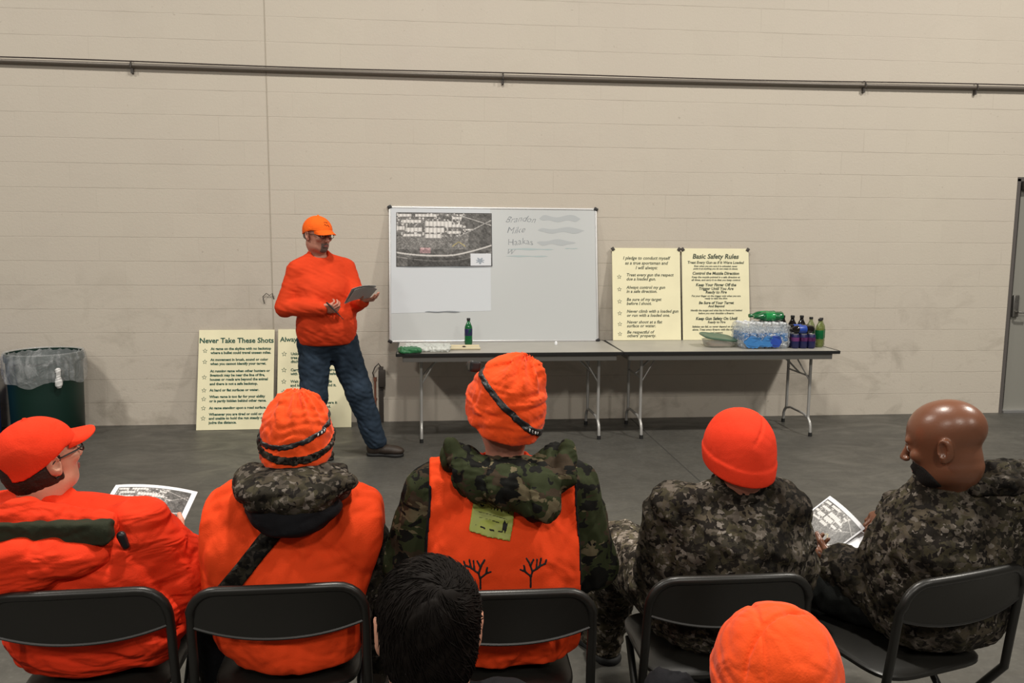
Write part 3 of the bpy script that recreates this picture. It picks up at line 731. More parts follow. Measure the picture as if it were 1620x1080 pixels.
m = MB(); m.lathe([(0, 0), (.012, 0), (.013, .02), (.006, .03), (0, .03)], n=12); tag(m.build('bottle_cap', M['whitecap'], None), 'tiny clear white cap standing on the table at the foot of the whiteboard', 'cap').location = (1.06, 6.86, TZ)

# clear tub with green lid
tb = empty('food_tub', (2.425, 6.70, TZ), .1, label='clear plastic tub with a tilted sage green lid, left of the water bottles', cat='tub')
m = MB(); sq = []
def sqr(w_, d_, z, n=24, p=4):
    return [((abs(math.cos(2*PI*k/n))**(2/p))*math.copysign(w_, math.cos(2*PI*k/n)), (abs(math.sin(2*PI*k/n))**(2/p))*math.copysign(d_, math.sin(2*PI*k/n)), z) for k in range(n)]
def loft(m, rings, cap0=True, cap1=True):
    n = len(rings[0]); base = len(m.v); vs = [p for r in rings for p in r]
    f = [(i*n+k, i*n+(k+1) % n, (i+1)*n+(k+1) % n, (i+1)*n+k) for i in range(len(rings)-1) for k in range(n)]
    if cap0: f.append(tuple(range(n))[::-1])
    if cap1: f.append(tuple((len(rings)-1)*n+k for k in range(n)))
    m.add(vs, f)
loft(m, [sqr(.105, .08, .0), sqr(.115, .09, .01), sqr(.13, .10, .06), sqr(.134, .104, .062), sqr(.126, .096, .060), sqr(.11, .085, .012)], True, True); m.build('tub_body', M['tub'], tb)
m = MB(); loft(m, [sqr(.09, .065, .012), sqr(.10, .07, .030), sqr(.06, .05, .042)]); m.build('food', M['food'], tb)
m = MB(); loft(m, [sqr(.140, .108, .0), sqr(.148, .116, .002), sqr(.150, .118, .012), sqr(.140, .108, .018), sqr(.12, .09, .014)]); ld = m.build('lid', M['lid'], tb); ld.location = (.0, .01, .071); ld.rotation_euler = (.12, .12, 0)

# water bottles in a shrink wrapped pack
def make_bottle(name, body, label, cap, s=1.0, liq=None):
    r = empty(name, (0, 0, 0))
    m = MB(); m.lathe([(0, .0), (.026, .0), (.0315, .010), (.0300, .03), (.0315, .04), (.0300, .05), (.0315, .06), (.0315, .135), (.028, .155), (.014, .182), (.0125, .19), (.0125, .203)], n=14); m.v = [(x*s, y*s, z*s) for x, y, z in m.v]; m.build('bottle_body', body, r)
    m = MB(); m.lathe([(.0318, .062), (.0325, .064), (.0325, .126), (.0318, .128)], n=14); m.v = [(x*s, y*s, z*s) for x, y, z in m.v]; m.build('label_wrap', label, r)
    m = MB(); m.lathe([(0, .214), (.0135, .214), (.0145, .211), (.0145, .198), (0, .198)], n=12); m.v = [(x*s, y*s, z*s) for x, y, z in m.v]; m.build('cap', cap, r)
    return r
wb0 = make_bottle('water_bottle', M['pet'], M['bluelabel'], M['whitecap'])
i = 0
PX, PY, PR = 2.775, 6.665, math.radians(-1.5)
for r_ in range(4):
    for c_ in range(6):
        o = wb0 if i == 0 else copy_tree(wb0); i += 1
        dx, dy = -.165+.066*c_, -.099+.066*r_
        o.location = (PX+dx*math.cos(PR)-dy*math.sin(PR), PY+dx*math.sin(PR)+dy*math.cos(PR), TZ+.001)
        rown = ('front', 'second', 'third', 'back')[r_]; coln = ('leftmost', 'second from left', 'third from left', 'third from right', 'second from right', 'rightmost')[c_]
        tag(o, 'water bottle with blue label, %s in the %s row of the pack' % (coln, rown), 'bottle', 'water bottles in the shrink wrapped pack')
sw = Sh().add(rbox((0, 0, .105), (.206, .140, .104), .03)).disp(wrinkles(.006, 55, 9))
sw2 = Sh().add(sw).sub(inflate(sw, -.0035), 0)
wr = sdf_mesh('shrink_wrap', [(sw2, (-.23, -.17, -.01), (.23, .17, .24), .0045)], M['film'], None, (0, 0, 0), it=0)
wr.location = (PX, PY, TZ+.0); wr.rotation_euler = (0, 0, PR); tag(wr, 'crinkled clear shrink film around the water bottle pack', 'wrap')
m = MB()
for (cx, cz, rx, rz, mi) in ((-.115, .055, .075, .050, 0), (.01, .060, .055, .045, 0), (.075, .062, .055, .050, 1), (-.03, .045, .10, .03, 0)):
    n = 28; ring = [(cx+rx*math.cos(2*PI*k/n)*(1+.1*math.sin(5*k)), -.150-.0008*mi+.004*math.sin(k), cz+rz*math.sin(2*PI*k/n)*(1+.08*math.cos(3*k))) for k in range(n)]
    m.add(ring, [tuple(range(n))], mi)
pb = m.build('printed_patch', [M['bluelabel'], M['bluedeep']], wr, smooth=False, label='blue printed patches on the film')
# cans
def make_can():
    r = empty('soda_can', (0, 0, 0))
    m = MB(); m.lathe([(0, .004), (.022, .004), (.026, .0), (.033, .010), (.033, .105), (.027, .118)], n=18); m.build('can_body', M['navy'], r)
    m = MB(); m.lathe([(.027, .117), (.0275, .121), (.0255, .122), (.0245, .118), (0, .118)], n=18); m.build('can_top', M['alu'], r)
    return r
can = make_can(); i = 0
for r_ in range(3):
    for c_ in range(3):
        o = can if i == 0 else copy_tree(can); i += 1
        o.location = (3.035+.068*c_, 6.555+.068*r_-.0045*c_, TZ+.001); o.rotation_euler = (0, 0, i)
        tag(o, 'navy soda can, %s of three in the %s row' % (('left', 'middle', 'right')[c_], ('front', 'middle', 'back')[r_]), 'can', 'navy soda cans on the table')
        if r_ == 0:
            m = MB(); m.lathe([(.0334, .060), (.0338, .064), (.0338, .088), (.0334, .092)], n=18); m.build('purple_band', M['purple'], o)
# dark bottles behind the cans, yellow-green ones at the right end, green ones lying on top
bk = make_bottle('cola_bottle', M['blackliq'], M['navy'], M['blackp'], 1.18)
for i, (x, y, tx) in enumerate(((3.03, 6.80, 'leftmost of three'), (3.11, 6.79, 'middle of three'), (3.19, 6.785, 'rightmost of three'))):
    o = bk if i == 0 else copy_tree(bk); o.location = (x, y, TZ+.001); tag(o, 'dark cola bottle with navy label behind the cans, %s' % tx, 'bottle', 'cola bottles behind the cans')
yg = make_bottle('lemon_soda_bottle', M['yellowgreen'], M['greenjuice'], M['blackp'], 1.12)
for i, (x, y, tx) in enumerate(((3.275, 6.62, 'front left'), (3.325, 6.70, 'front right'), (3.27, 6.775, 'rear'))):
    o = yg if i == 0 else copy_tree(yg); o.location = (x, y, TZ+.001); tag(o, 'yellow green soda bottle at the right end of the drinks, %s of the cluster' % tx, 'bottle', 'yellow green bottles at the right end')
gb = make_bottle('green_soda_bottle', M['greenjuice'], M['petgreen'], M['greenjuice'], 1.15)
for i, (x, y, z, yaw, pit, tx) in enumerate(((2.90, 6.65, .998, 1.75, 1.60, 'front'), (2.93, 6.73, .998, 1.75, 1.60, 'middle'), (2.90, 6.81, .998, 1.65, 1.60, 'back'))):
    o = gb if i == 0 else copy_tree(gb); o.location = (x+.06, y, z); o.rotation_euler = (0, -PI/2-.02, .12*(i-1)); tag(o, 'green soda bottle lying on top of the water pack, %s of three' % tx, 'bottle', 'green bottles lying on the water pack')
nb = make_bottle('grape_soda_bottle', M['blackliq'], M['bluedeep'], M['blackp'], 1.05)
for i, (x, y, tx) in enumerate(((3.19, 6.575, 'nearer'), (3.19, 6.65, 'farther'))):
    o = nb if i == 0 else copy_tree(nb); o.location = (x, y, TZ+.158); o.rotation_euler = (0, -PI/2, .1-.15*i); tag(o, 'dark bottle with blue label lying on the cans, %s of two' % tx, 'bottle', 'dark bottles lying on the cans')

# ================================================================== bins on the left
def make_bin(mat, n_):
    r = empty(n_, (0, 0, 0))
    m = MB(); m.lathe([(0, .0), (.258, .0), (.266, .02), (.272, .35), (.279, .62), (.290, .63), (.290, .66), (.283, .69), (.270, .69), (.266, .63), (.250, .03), (0, .03)], n=48); m.build('bin_body', mat, r)
    m = MB(); m.tube([(.27*math.cos(a), .27*math.sin(a), .0) for a in (0,)]*1+[], .01) if False else None
    return r
tbn = make_bin(M['bin'], 'trash_bin'); tbn.location = (-3.135, 6.975, 0)
tag(tbn, 'dark green round trash bin with a clear liner against the wall', 'trash bin')
fold = lambda th, z: .010*math.sin(th*23+z*9)+.008*math.sin(th*11+2)+.006*math.sin(th*41+z*25)
bm_ = MB(); n = 160; prof = [(.250, .35), (.256, .55), (.262, .66), (.277, .698), (.292, .700), (.300, .68), (.304, .62), (.303, .55), (.302, .50)]
vs = []
for i, (r, z) in enumerate(prof):
    for k in range(n):
        th = 2*PI*k/n; a = (th-math.radians(-50)+PI) % (2*PI)-PI
        gather = math.exp(-(a/.42)**2)
        zz = z; rr = r*(1+fold(th, z)*(.3 if i < 3 else 1))+(.003 if i > 4 else 0)
        if i > 4:
            low = .50-.07*math.sin(th+2.6)+.01*math.sin(th*9)+.06*gather
            q = (i-4)/4; zz = .700*(1-q)+low*q; rr += gather*.018*q*math.sin(th*38)
        vs.append((rr*math.cos(th), rr*math.sin(th), zz))
bm_.add(vs, [(i*n+k, i*n+(k+1) % n, (i+1)*n+(k+1) % n, (i+1)*n+k) for i in range(len(prof)-1) for k in range(n)])
ln = bm_.build('liner', M['liner'], tbn)
a_ = math.radians(-50); kx, ky = .318*math.cos(a_), .318*math.sin(a_)
s = Sh().add(ell((kx, ky, .475), (.026, .024, .045))).add(cone((kx, ky, .51), (kx, ky, .575), .012, .020), .02).disp(wrinkles(.004, 90, 4))
sdf_mesh('liner_knot', [(s, (kx-.06, ky-.06, .40), (kx+.06, ky+.06, .62), .004)], M['knot'], ln, (0, 0, 0))
bb = make_bin(M['binblue'], 'trash_bin'); bb.location = (-3.765, 6.90, 0); bb.scale = (1, 1, .98)
tag(bb, 'blue trash bin at the left edge of the photo', 'trash bin')

# ================================================================== folding chairs
def make_chair():
    r = empty('folding_chair', (0, 0, 0))
    W = .222
    def yb(z): return 0 + (.75-z)*.12 if z > .42 else .0396+(.42-z)*.72
    def bow(x): return -.022*(1-min(1, (x/W)**2))
    pts = []
    for z in np.linspace(.012, .42, 7): pts.append((-W-.006*(1-z/.75), yb(z), z))
    pts += [(-W, yb(.55), .55), (-W, yb(.62), .62), (-W+.002, yb(.67), .67)]
    for a in np.linspace(0, PI/2, 7)[1:]: x = -W+.075-.075*math.cos(a); pts.append((x, yb(.75)+bow(x), .670+.080*math.sin(a)*.97))
    pts.append((-.07, bow(.07), .750)); pts.append((0, bow(0), .751))
    pts = pts+[(-x, y, z) for x, y, z in pts[:-1][::-1]]
    m = MB(); m.tube(pts, .0125, 10); m.build('frame', M['chair'], r)
    # back panel
    m = MB(); nx, nz = 26, 8; F_ = []; 
    for side in (0, 1):
        for j in range(nz+1):
            for i in range(nx+1):
                x = -(W-.004)+2*(W-.004)*i/nx; u = abs(x)/W
                zt = .748 if abs(x) < W-.075 else .668+.078*math.sqrt(max(0, 1-((abs(x)-(W-.075))/.075)**2))
                zb = .612+.034*u**2.2; zb = min(zb, zt-.002)
                z = zb+(zt-zb)*j/nz; dish = .006*math.sin(PI*j/nz)*(1-u**2)
                F_.append((x, bow(x)+(.75-z)*.12+(-.002 if side == 0 else .002)-.004+dish, z))
    n1 = (nx+1)*(nz+1)
    fs = []
    for j in range(nz):
        for i in range(nx):
            a = j*(nx+1)+i; q = (a, a+1, a+nx+2, a+nx+1); fs.append(q); fs.append(tuple(t+n1 for t in q[::-1]))
    for i in range(nx): fs.append((i, i+1, i+1+n1, i+n1)); a = nz*(nx+1)+i; fs.append((a, a+1, a+1+n1, a+n1))
    m.add(F_, fs)
    m.tube([(x, bow(x)+(.75-(.612+.034*(abs(x)/W)**2.2))*.12-.004, .612+.034*(abs(x)/W)**2.2) for x in np.linspace(-W+.006, W-.006, 21)], .0045, 6)
    m.build('back_panel', M['chair'], r)
    m = MB(); rg = []
    for z, k in ((.427, .96), (.430, 1.0), (.440, 1.0), (.445, .97)):
        rg.append([(x*k, .252+y*k, zz) for x, y, zz in sqr(.196, .196, z, 40, 5)])
    loft(m, rg); m.build('seat', M['chair'], r)
    lp = [(-.185, .33, .41), (-.186, .02, .03), (-.186, .005, .012)]
    for s_ in (-1, 1):
        m = MB(); m.tube([(s_*abs(x), y, z) for x, y, z in ((.186, .345, .415), (.188, .20, .24), (.190, -.055, .012))], .0115, 10); lg = m.build('rear_leg', M['chair'], r)
        m = MB(); m.tube([(s_*.190, -.052, .022), (s_*.190, -.058, .0)], .0150, 10); m.build('foot_cap', M['sole'], lg)
        m = MB(); p0 = (s_*(W+.006), yb(.012), .022); m.tube([p0, (p0[0], p0[1]+.006, .0)], .0155, 10); m.build('foot_cap', M['sole'], r)
    m = MB(); m.tube([(-.189, .014, .10), (.189, .014, .10)], .008, 8); m.build('rear_crossbar', M['chair'], r)
    m = MB(); m.tube([(-.187, .145, .20), (.187, .145, .20)], .008, 8); m.build('rear_crossbar', M['chair'], r)
    m = MB(); m.tube([(-W, yb(.16), .16), (W, yb(.16), .16)], .008, 8); m.build('front_crossbar', M['chair'], r)
    return r
ch = make_chair()
CH = [(-.895, 2.075, 2, 'brown black metal folding chair under the person in the orange ball cap'), (-.395, 2.065, 1, 'brown black metal folding chair under the person with camouflage hood and sling'),
      (.192, 1.985, -1, 'brown black metal folding chair behind the dark haired child'), (.795, 2.03, 0, 'brown black metal folding chair with whole curved top rail under the red orange beanie wearer'),
      (1.445, 2.000, 15, 'brown black metal folding chair under the bald man'), (.00, 1.03, 0, 'brown black metal folding chair under the dark haired child'), (.655, 1.12, 0, 'brown black metal folding chair under the front beanie wearer cut by the photo')]
for i, (x, y, a, lb) in enumerate(CH):
    o = ch if i == 0 else copy_tree(ch); o.location = (x, y, 0); o.rotation_euler = (0, 0, math.radians(a)); tag(o, lb, 'chair', 'metal folding chairs' )

# ================================================================== people
def head_shape(beardless=True, neck_to=(0, -.022, -.060), nr=.052):
    s = Sh()
    s.add(ell((0, -.012, .040), (.075, .096, .078)))                       # skull
    s.add(ell((0, .012, .015), (.070, .076, .085)), .02)                   # brow block
    s.add(ell((0, .030, -.035), (.058, .055, .070)), .02)                  # face
    s.add(ell((0, .044, -.082), (.040, .038, .030)), .025)                 # chin and jaw
    for sx in (-1, 1):
        s.add(ell((sx*.040, .015, -.070), (.020, .038, .026)), .02)        # jaw corner
        s.add(ell((sx*.040, .070, -.018), (.018, .016, .016)), .014)       # cheek
    s.add(cone((0, -.024, -.045), neck_to, nr*.95, nr*1.08), .03)
    s.add(cone((-.033, .082, .022), (.033, .082, .022), .009, .009), .014)  # brow ridge
    for sx in (-1, 1):
        s.sub(ell((sx*.031, .096, .002), (.017, .014, .012)), .010)
        s.add(ell((sx*.031, .079, .002), (.0125, .0125, .0115)), .002)     # eyeball
        s.add(cone((sx*.020, .089, .010), (sx*.043, .084, .008), .003, .003), .004)  # upper lid
    s.add(cone((0, .086, .010), (0, .108, -.026), .008, .0105), .008)      # nose
    for sx in (-1, 1): s.add(ell((sx*.011, .100, -.030), (.008, .010, .007)), .006)
    s.add(ell((0, .086, -.056), (.023, .010, .0065)), .006); s.add(ell((0, .085, -.066), (.020, .010, .006)), .005)   # lips
    s.sub(cone((-.019, .096, -.061), (.019, .096, -.061), .0022, .0022), .002)
    for sx in (-1, 1):                                                      # ears
        R = Rz(sx*-.35)@Ry(sx*.15)
        s.add(ell((sx*.080, -.008, -.004), (.010, .021, .033), R), .006)
        s.sub(ell((sx*.088, -.002, .001), (.007, .012, .020), R), .004)
        s.add(ell((sx*.077, .002, -.030), (.007, .009, .010)), .006)
    return s
HEADSH = head_shape()
def hand_pieces(wr, fwd, palm, thumb, curl=(25, 30, 20), spread=4, s=1.0, thumb_curl=20, fing=None):
    """palm: direction the palm faces; thumb: +1 / -1 side along cross(fwd, back)"""
    y = A(*fwd); y /= np.linalg.norm(y); z = -A(*palm); z = z-y*(z@y); z /= np.linalg.norm(z); x = np.cross(y, z)
    R = np.stack([x, y, z], 1); sh = Sh()
    sh.add(cone((0, -.030, 0), (0, .010, 0), .026, .026, flat=(0, 0, 1), ff=.80))
    sh.add(rbox((0, .048, 0), (.038, .044, .0135), .012), .012)
    sh.add(ell((thumb*.022, .028, -.008), (.020, .028, .014)), .01)
    L = (.074, .084, .078, .062); rad = (.0088, .0090, .0086, .0078)
    for i in range(4):
        x0 = thumb*(.029-.0195*i); a = math.radians(thumb*(spread*(1.5-i))); p = A(x0, .086-(.004 if i in (0, 3) else 0)-(.004 if i == 3 else 0), 0)
        cu = 0; extra = (0, 3, 7, 12)[i]
        for j, fr in enumerate((.46, .30, .24)):
            cu += math.radians((fing[i] if fing else curl)[j]+extra*(j < 2))
            d = A(math.sin(a)*math.cos(cu), math.cos(a)*math.cos(cu), -math.sin(cu)); q = p+d*L[i]*fr
            sh.add(cone(p, q, rad[i]*(1-.08*j), rad[i]*(1-.08*(j+1))), .003 if j else .006); p = q
    p = A(thumb*.030, .020, -.006); a = math.radians(48); cu = math.radians(thumb_curl)
    for j, (ln_, r_) in enumerate(((.038, .0125), (.032, .0105), (.026, .0092))):
        d = A(thumb*math.sin(a)*math.cos(cu), math.cos(a)*math.cos(cu), -math.sin(cu)); q = p+d*ln_; sh.add(cone(p, q, r_, r_*.88), .006); p = q; a -= .28; cu += .12
    f = local(sh, wr, R, s); c = A(*wr)+y*.08*s
    return (f, c-.15*s, c+.15*s, .0034)

class Person:
    def __init__(p, label, base, yaw=0, **k):
        p.base = A(base[0], base[1], 0); p.yaw = math.radians(yaw); p.R = Rz(p.yaw)
        p.o = empty('person', tuple(p.base), label=label, cat='person')
        p.k = k; p.w = k.get('w', 1.0); p.d = k.get('d', 1.0); z = k.get('zs', .93); sw = k.get('sw', .175); ln = k.get('lean', .02)
        p.pel = p.L(0, 0, k.get('zp', .56)); p.chest = p.L(0, ln, z-.155); p.belly = p.L(0, ln*.5+.02, (z+k.get('zp', .56))/2-.04)
        p.sh = [p.L(-sw, ln, z), p.L(sw, ln, z)]; p.neck = p.L(0, ln-.005, z+.035)
        kx, ky = k.get('knee', (.15, .46)); p.hip = [p.L(-.095, .03, .545), p.L(.095, .03, .545)]
        p.kn = [p.L(-kx, ky, .52), p.L(kx, ky, .52)]; p.an = [p.L(-kx, ky+.03, .10), p.L(kx, ky+.03, .10)]
        p.toe = [p.R@A(-.15, 1, 0), p.R@A(.15, 1, 0)]
        p.el = [p.L(-sw-.07, ln+.06, z-.25), p.L(sw+.07, ln+.06, z-.25)]; p.wr = [p.L(-.13, ln+.28, .66), p.L(.13, ln+.28, .66)]
        p.head = A(*k['head']); p.HR = ROT(*k.get('hrot', (0, 0, 0))); p.hs = k.get('hs', 1.0)
    def L(p, x, y, z): return p.base+p.R@A(x, y, 0)+A(0, 0, z)
    def torso(p, t=0, neck=True, tl=0):
        w, d, R = p.w, p.d, p.R; s = Sh()
        s.add(ell(p.pel, (.170*w+t, .125*d+t, .125+t), R)); s.add(ell(p.belly, (.160*w+t, .125*d+t, .17+t), R), .05); s.add(ell(p.chest, (.172*w+t, .118*d+t, .175+t), R), .05)
        s.add(cone(p.sh[0]*.86+p.sh[1]*.14, p.sh[1]*.86+p.sh[0]*.14, .060+t*.7, .060+t*.7), .04)
        s.add(cone(p.neck-A(0, 0, .04), p.neck, .066+t*.6, .052+t*.4), .04)
        return s
    def arm(p, i, t=0, ex=0, bulk=1):
        s = Sh(); s.add(cone(p.sh[i], p.el[i], (.053+t)*bulk, (.044+t)*bulk)); s.add(cone(p.el[i], p.wr[i]+ex*(p.wr[i]-p.el[i]), (.043+t)*bulk, (.029+t)*bulk), .02)
        return s
    def leg(p, i, t=0):
        s = Sh(); s.add(cone(p.hip[i], p.kn[i], .080+t, .058+t)); s.add(cone(p.kn[i], p.an[i], .056+t, .038+t), .02); return s
    def bb(p, pts, pad): return bounds(pts, pad)
    def body(p, mat, hands=(), it=1, matf=None):
        ps = []
        f = local(HEADSH, p.head, p.HR, p.hs)
        nk = cone(p.head+p.HR@A(0, -.024, -.050)*p.hs, p.neck-A(0, 0, .02), .053*p.hs, .055)
        hd = Sh().add(f).add(nk, .03); lo, hi = bounds([p.head, p.neck], .135*p.hs)
        ps.append((hd, lo, hi+A(0, 0, .02), .0042))
        tr = Sh().add(p.torso(0))
        for i in (0, 1): tr.add(p.arm(i), .03).add(p.leg(i), .03)
        pts = list(p.sh)+list(p.el)+list(p.wr)+[p.pel, p.neck]+list(p.hip)+list(p.kn)+list(p.an)
        lo, hi = bounds(pts, .18); ps.append((tr, lo, hi, .013))
        ps += list(hands)
        HR, hc, hs = p.HR, p.head, p.hs
        def mf(C):
            q = ((C-hc)@HR)/hs; m_ = np.zeros(len(C), int)
            m_[(np.abs(q[:, 0]) < .024) & (q[:, 1] > .080) & (q[:, 2] > -.072) & (q[:, 2] < -.050)] = 1
            for sx in (-1, 1):
                e = (q-A(sx*.031, .079, .002)); r = np.linalg.norm(e, axis=1)
                m_[(r < .0145) & (q[:, 1] > .0862) & (q[:, 2] < .009) & (q[:, 2] > -.006)] = 2
                m_[(r < .0145) & (q[:, 1] > .0862) & (np.hypot(e[:, 0], e[:, 2]) < .0055)] = 3
            return m_
        return sdf_mesh('body', ps, [mat, M['lips'], M['eye'], M['iris']], p.o, p.base, mf)
    def top(p, mat, t=.022, wr=(.006, 22, 1), zcut=.47, name='jacket', arms=True, bulk=1, h=.008, extra=None, ex=0, ak=.035, **kw):
        s = Sh().add(p.torso(t))
        if arms:
            for i in (0, 1): s.add(p.arm(i, t, ex, bulk), ak)
        if extra: extra(s)
        s.disp(wrinkles(*wr))
        s.cut(plane((0, 0, zcut), (0, 0, -1)), .01)
        # cuffs and neck opening
        if arms:
            for i in (0, 1):
                d = p.wr[i]-p.el[i]; d = d/np.linalg.norm(d); c = p.wr[i]+d*(.005+ex*.2); s.sub(cone(c+d*.01, c+d*.10, .035, .05), .004)
        pts = list(p.sh)+[p.pel, p.neck]+(list(p.el)+list(p.wr) if arms else [])
        lo, hi = bounds(pts, .20); lo[2] = max(lo[2], zcut-.03)
        p.topf = s
        return sdf_mesh(name, [(s, lo, hi, h)], mat, p.o, p.base, **kw)
    def collar(p, mat, c, r=.070, hh=.030, tilt=(0, -.15), t=.006, amp=.005, seed=3, name='collar'):
        ax = A(tilt[0], tilt[1], 1); ax /= np.linalg.norm(ax); c = A(*c)
        o_ = cone(c-ax*hh, c+ax*hh, r*1.12, r)
        s = Sh().add(lambda P: np.abs(o_(P)+t)-t).cut(lambda P: np.abs((P-c)@ax)-hh, .006).disp(wrinkles(amp, 40, seed))
        return sdf_mesh(name, [(s, c-.14, c+.14, .0045)], mat, p.o, p.base)
    def trousers(p, mat, t=.014, seed=3, h=.009, wr=.006, **kw):
        s = Sh().add(ell(p.pel, (.165*p.w+t, .125*p.d+t, .105+t), p.R))
        for i in (0, 1): s.add(p.leg(i, t), .04)
        s.disp(wrinkles(wr, 26, seed))
        for i in (0, 1): s.cut(lambda P, a=p.an[i]: np.where(np.linalg.norm((P-a)[:, :2], axis=1) < .15, a[2]-.03-P[:, 2], -1), .0)
        lo, hi = bounds([p.pel]+list(p.hip)+list(p.kn)+list(p.an), .17)
        return sdf_mesh('trousers', [(s, lo, hi, h)], mat, p.o, p.base, **kw)
    def shoes(p, mat, shaft=.06, big=1.0, **kw):
        for i in (0, 1):
            d = p.toe[i]/np.linalg.norm(p.toe[i]); a = p.an[i]; f = A(a[0], a[1], 0); R = np.stack([np.cross(d, A(0, 0, 1)), d, A(0, 0, 1)], 1)
            u = Sh().add(ell((0, -.015, .055), (.042, .050, .050))).add(ell((0, .085, .045), (.046, .090, .038)), .03).add(ell((0, .15, .040), (.045, .055, .030)), .02).add(cone((0, -.015, .05), (0, -.012, .085+shaft), .042, .047), .03)
            for k_ in range(4): u.add(cone((-.022, .065-.014*k_, .078+.012*k_), (.022, .065-.014*k_, .078+.012*k_), .003, .003), .002)
            u.cut(plane((0, 0, .022), (0, 0, -1)), .003)
            o_ = sdf_mesh('shoe', [(local(u, f, R, big), f-A(.25, .25, .01), f+A(.25, .25, .18+shaft), .006)], mat, p.o, p.base, **kw)
            so = Sh().add(ell((0, -.02, .012), (.043, .052, .03))).add(rbox((0, .05, .012), (.036, .10, .012), .01), .02).add(ell((0, .14, .012), (.047, .062, .03)), .02).cut(plane((0, 0, .024), (0, 0, 1)), .002).cut(plane((0, 0, .001), (0, 0, -1)), .001)
            sdf_mesh('sole', [(local(so, f, R, big), f-A(.25, .25, .02), f+A(.25, .25, .06), .006)], M['sole'], o_, (0, 0, 0) if False else p.base)
    def hat(p, shape, name, mat, h=.0042, parent=None, **kw):
        f = local(shape, p.head, p.HR, p.hs); return sdf_mesh(name, [(f, p.head-.26, p.head+.26, h)], mat, parent or p.o, p.base, **kw)
    def shell(p, name, src, inside, mat, lo, hi, t=.004, h=.003, parent=None, **kw):
        """a thin layer lying on a garment: src grown by t, kept where inside < 0"""
        s = Sh().add(inflate(src, t)).cut(inside, .001).sub(inflate(src, -.006), 0)
        return sdf_mesh(name, [(s, lo, hi, h)], mat, parent or p.o, p.base, **kw)

def beanie(top=.150, w=.100, d=.118, zb=-.075, zf=.035, pleats=0, amp=.005, cuff=.055, slouch=(0, 0), seed=1, crumple=0, cuff_t=.005, fold=False):
    n = A(0, -(zf-zb), .22); n = n/np.linalg.norm(n)      # lower rim runs from the back (zb) up to the forehead (zf)
    c = A(0, -.10, zb)
    s = Sh(); tz = (top-.02)
    body_ = ell((0, -.010, .020), (w, d, top-.02)); low = cone((0, -.014, -.05), (0, -.010, .05), w*.94, w*1.0, flat=(0, 1, 0), ff=1.12)
    s.add(body_).add(low, .04)
    s.add(ell((slouch[0], slouch[1], top-.035), (.055, .060, .035)), .04)
    def dd(P):
        o = 0
        hgt = (P-c)@n
        o = o-cuff_t*(1/(1+np.exp((hgt-cuff)*900)))
        if pleats:
            ph = np.arctan2(P[:, 1]-slouch[1]+.01, P[:, 0]-slouch[0]); k = np.clip((P[:, 2]-.03)/.08, 0, 1)
            o = o+amp*k*np.abs(np.sin(ph*pleats/2+1.1*np.sin(ph*2+seed)+seed+P[:, 2]*12))
        return o
    s.disp(dd)
    if crumple: s.disp(wrinkles(crumple, 42, seed))
    s.cut(lambda P: -((P-c)@n), .006)
    s.sub(ell((0, -.012, -.02), (w*.90, d*.88, .09)), .004)
    return s, n, c
def band(n, c, lo_, hi_, src, t, tilt=None):
    """a strap around a hat between two heights over its lower rim"""
    n2 = n if tilt is None else (n+A(*tilt))/np.linalg.norm(n+A(*tilt))
    s = Sh().add(inflate(src, t)).cut(lambda P: np.abs((P-c)@n2-(lo_+hi_)/2)-(hi_-lo_)/2, .001).sub(inflate(src, -.004), 0)
    return s
def ballcap(back_open=False):
    s = Sh().add(ell((0, -.008, .030), (.088, .108, .092))).add(cone((0, -.008, -.035), (0, -.008, .028), .0865, .0875, flat=(0, 1, 0), ff=1.22), .006).disp(lambda P: .0016*np.abs(np.sin(3*np.arctan2(P[:, 0], P[:, 1]+.008))) ** .3*-1+.0016)
    s.cut(lambda P: -(P[:, 2]-(.030-(.040 if back_open else .034)*np.clip(.35-P[:, 1]/.10, 0, 1.2))), .003)
    s.sub(ell((0, -.008, .022), (.0805, .100, .088)), .001).sub(cone((0, -.008, -.14), (0, -.008, .02), .0803, .0803, flat=(0, 1, 0), ff=1.22), .001)
    if back_open: s.sub(ell((0, -.115, -.014), (.036, .05, .046)), .003)
    s.add(ell((0, -.008, .124), (.007, .007, .005)), .001)
    b = None
    return s, b

rng = random.Random(5)
def brim(p, parent, mat, ln=.070, drop=.55, curve=4.6):
    m = MB(); nu, nv = 28, 8; top = []; bot = []
    for j in range(nv+1):
        for i in range(nu+1):
            u = -1+2*i/nu; a = u*math.radians(56); v = j/nv
            x0, y0 = .086*math.sin(a)*1.0, -.008+.106*math.cos(a)
            fw = ln*v*math.sqrt(max(0, 1-abs(u)**2.6)); x = x0*(1-.06*v); y = y0+fw
            z = .036-curve*x*x*(.4+.6*v)-drop*fw*.5+.006*(1-v)
            top.append((x, y, z+.0016)); bot.append((x, y, z-.0016))
    n = (nu+1)*(nv+1); f = []
    for j in range(nv):
        for i in range(nu): a = j*(nu+1)+i; f.append((a, a+1, a+nu+2, a+nu+1)); f.append((a+n, a+n+nu+1, a+n+nu+2, a+n+1))
    for i in range(nu): a = nv*(nu+1)+i; f.append((a, a+1, a+1+n, a+n))
    m.add([p.head+p.HR@A(*q)*p.hs-p.base for q in top+bot], f); return m.build('cap_brim', mat, parent)
def put_hat(p, s, name, mat, **kw): return p.hat(s, name, mat, **kw)

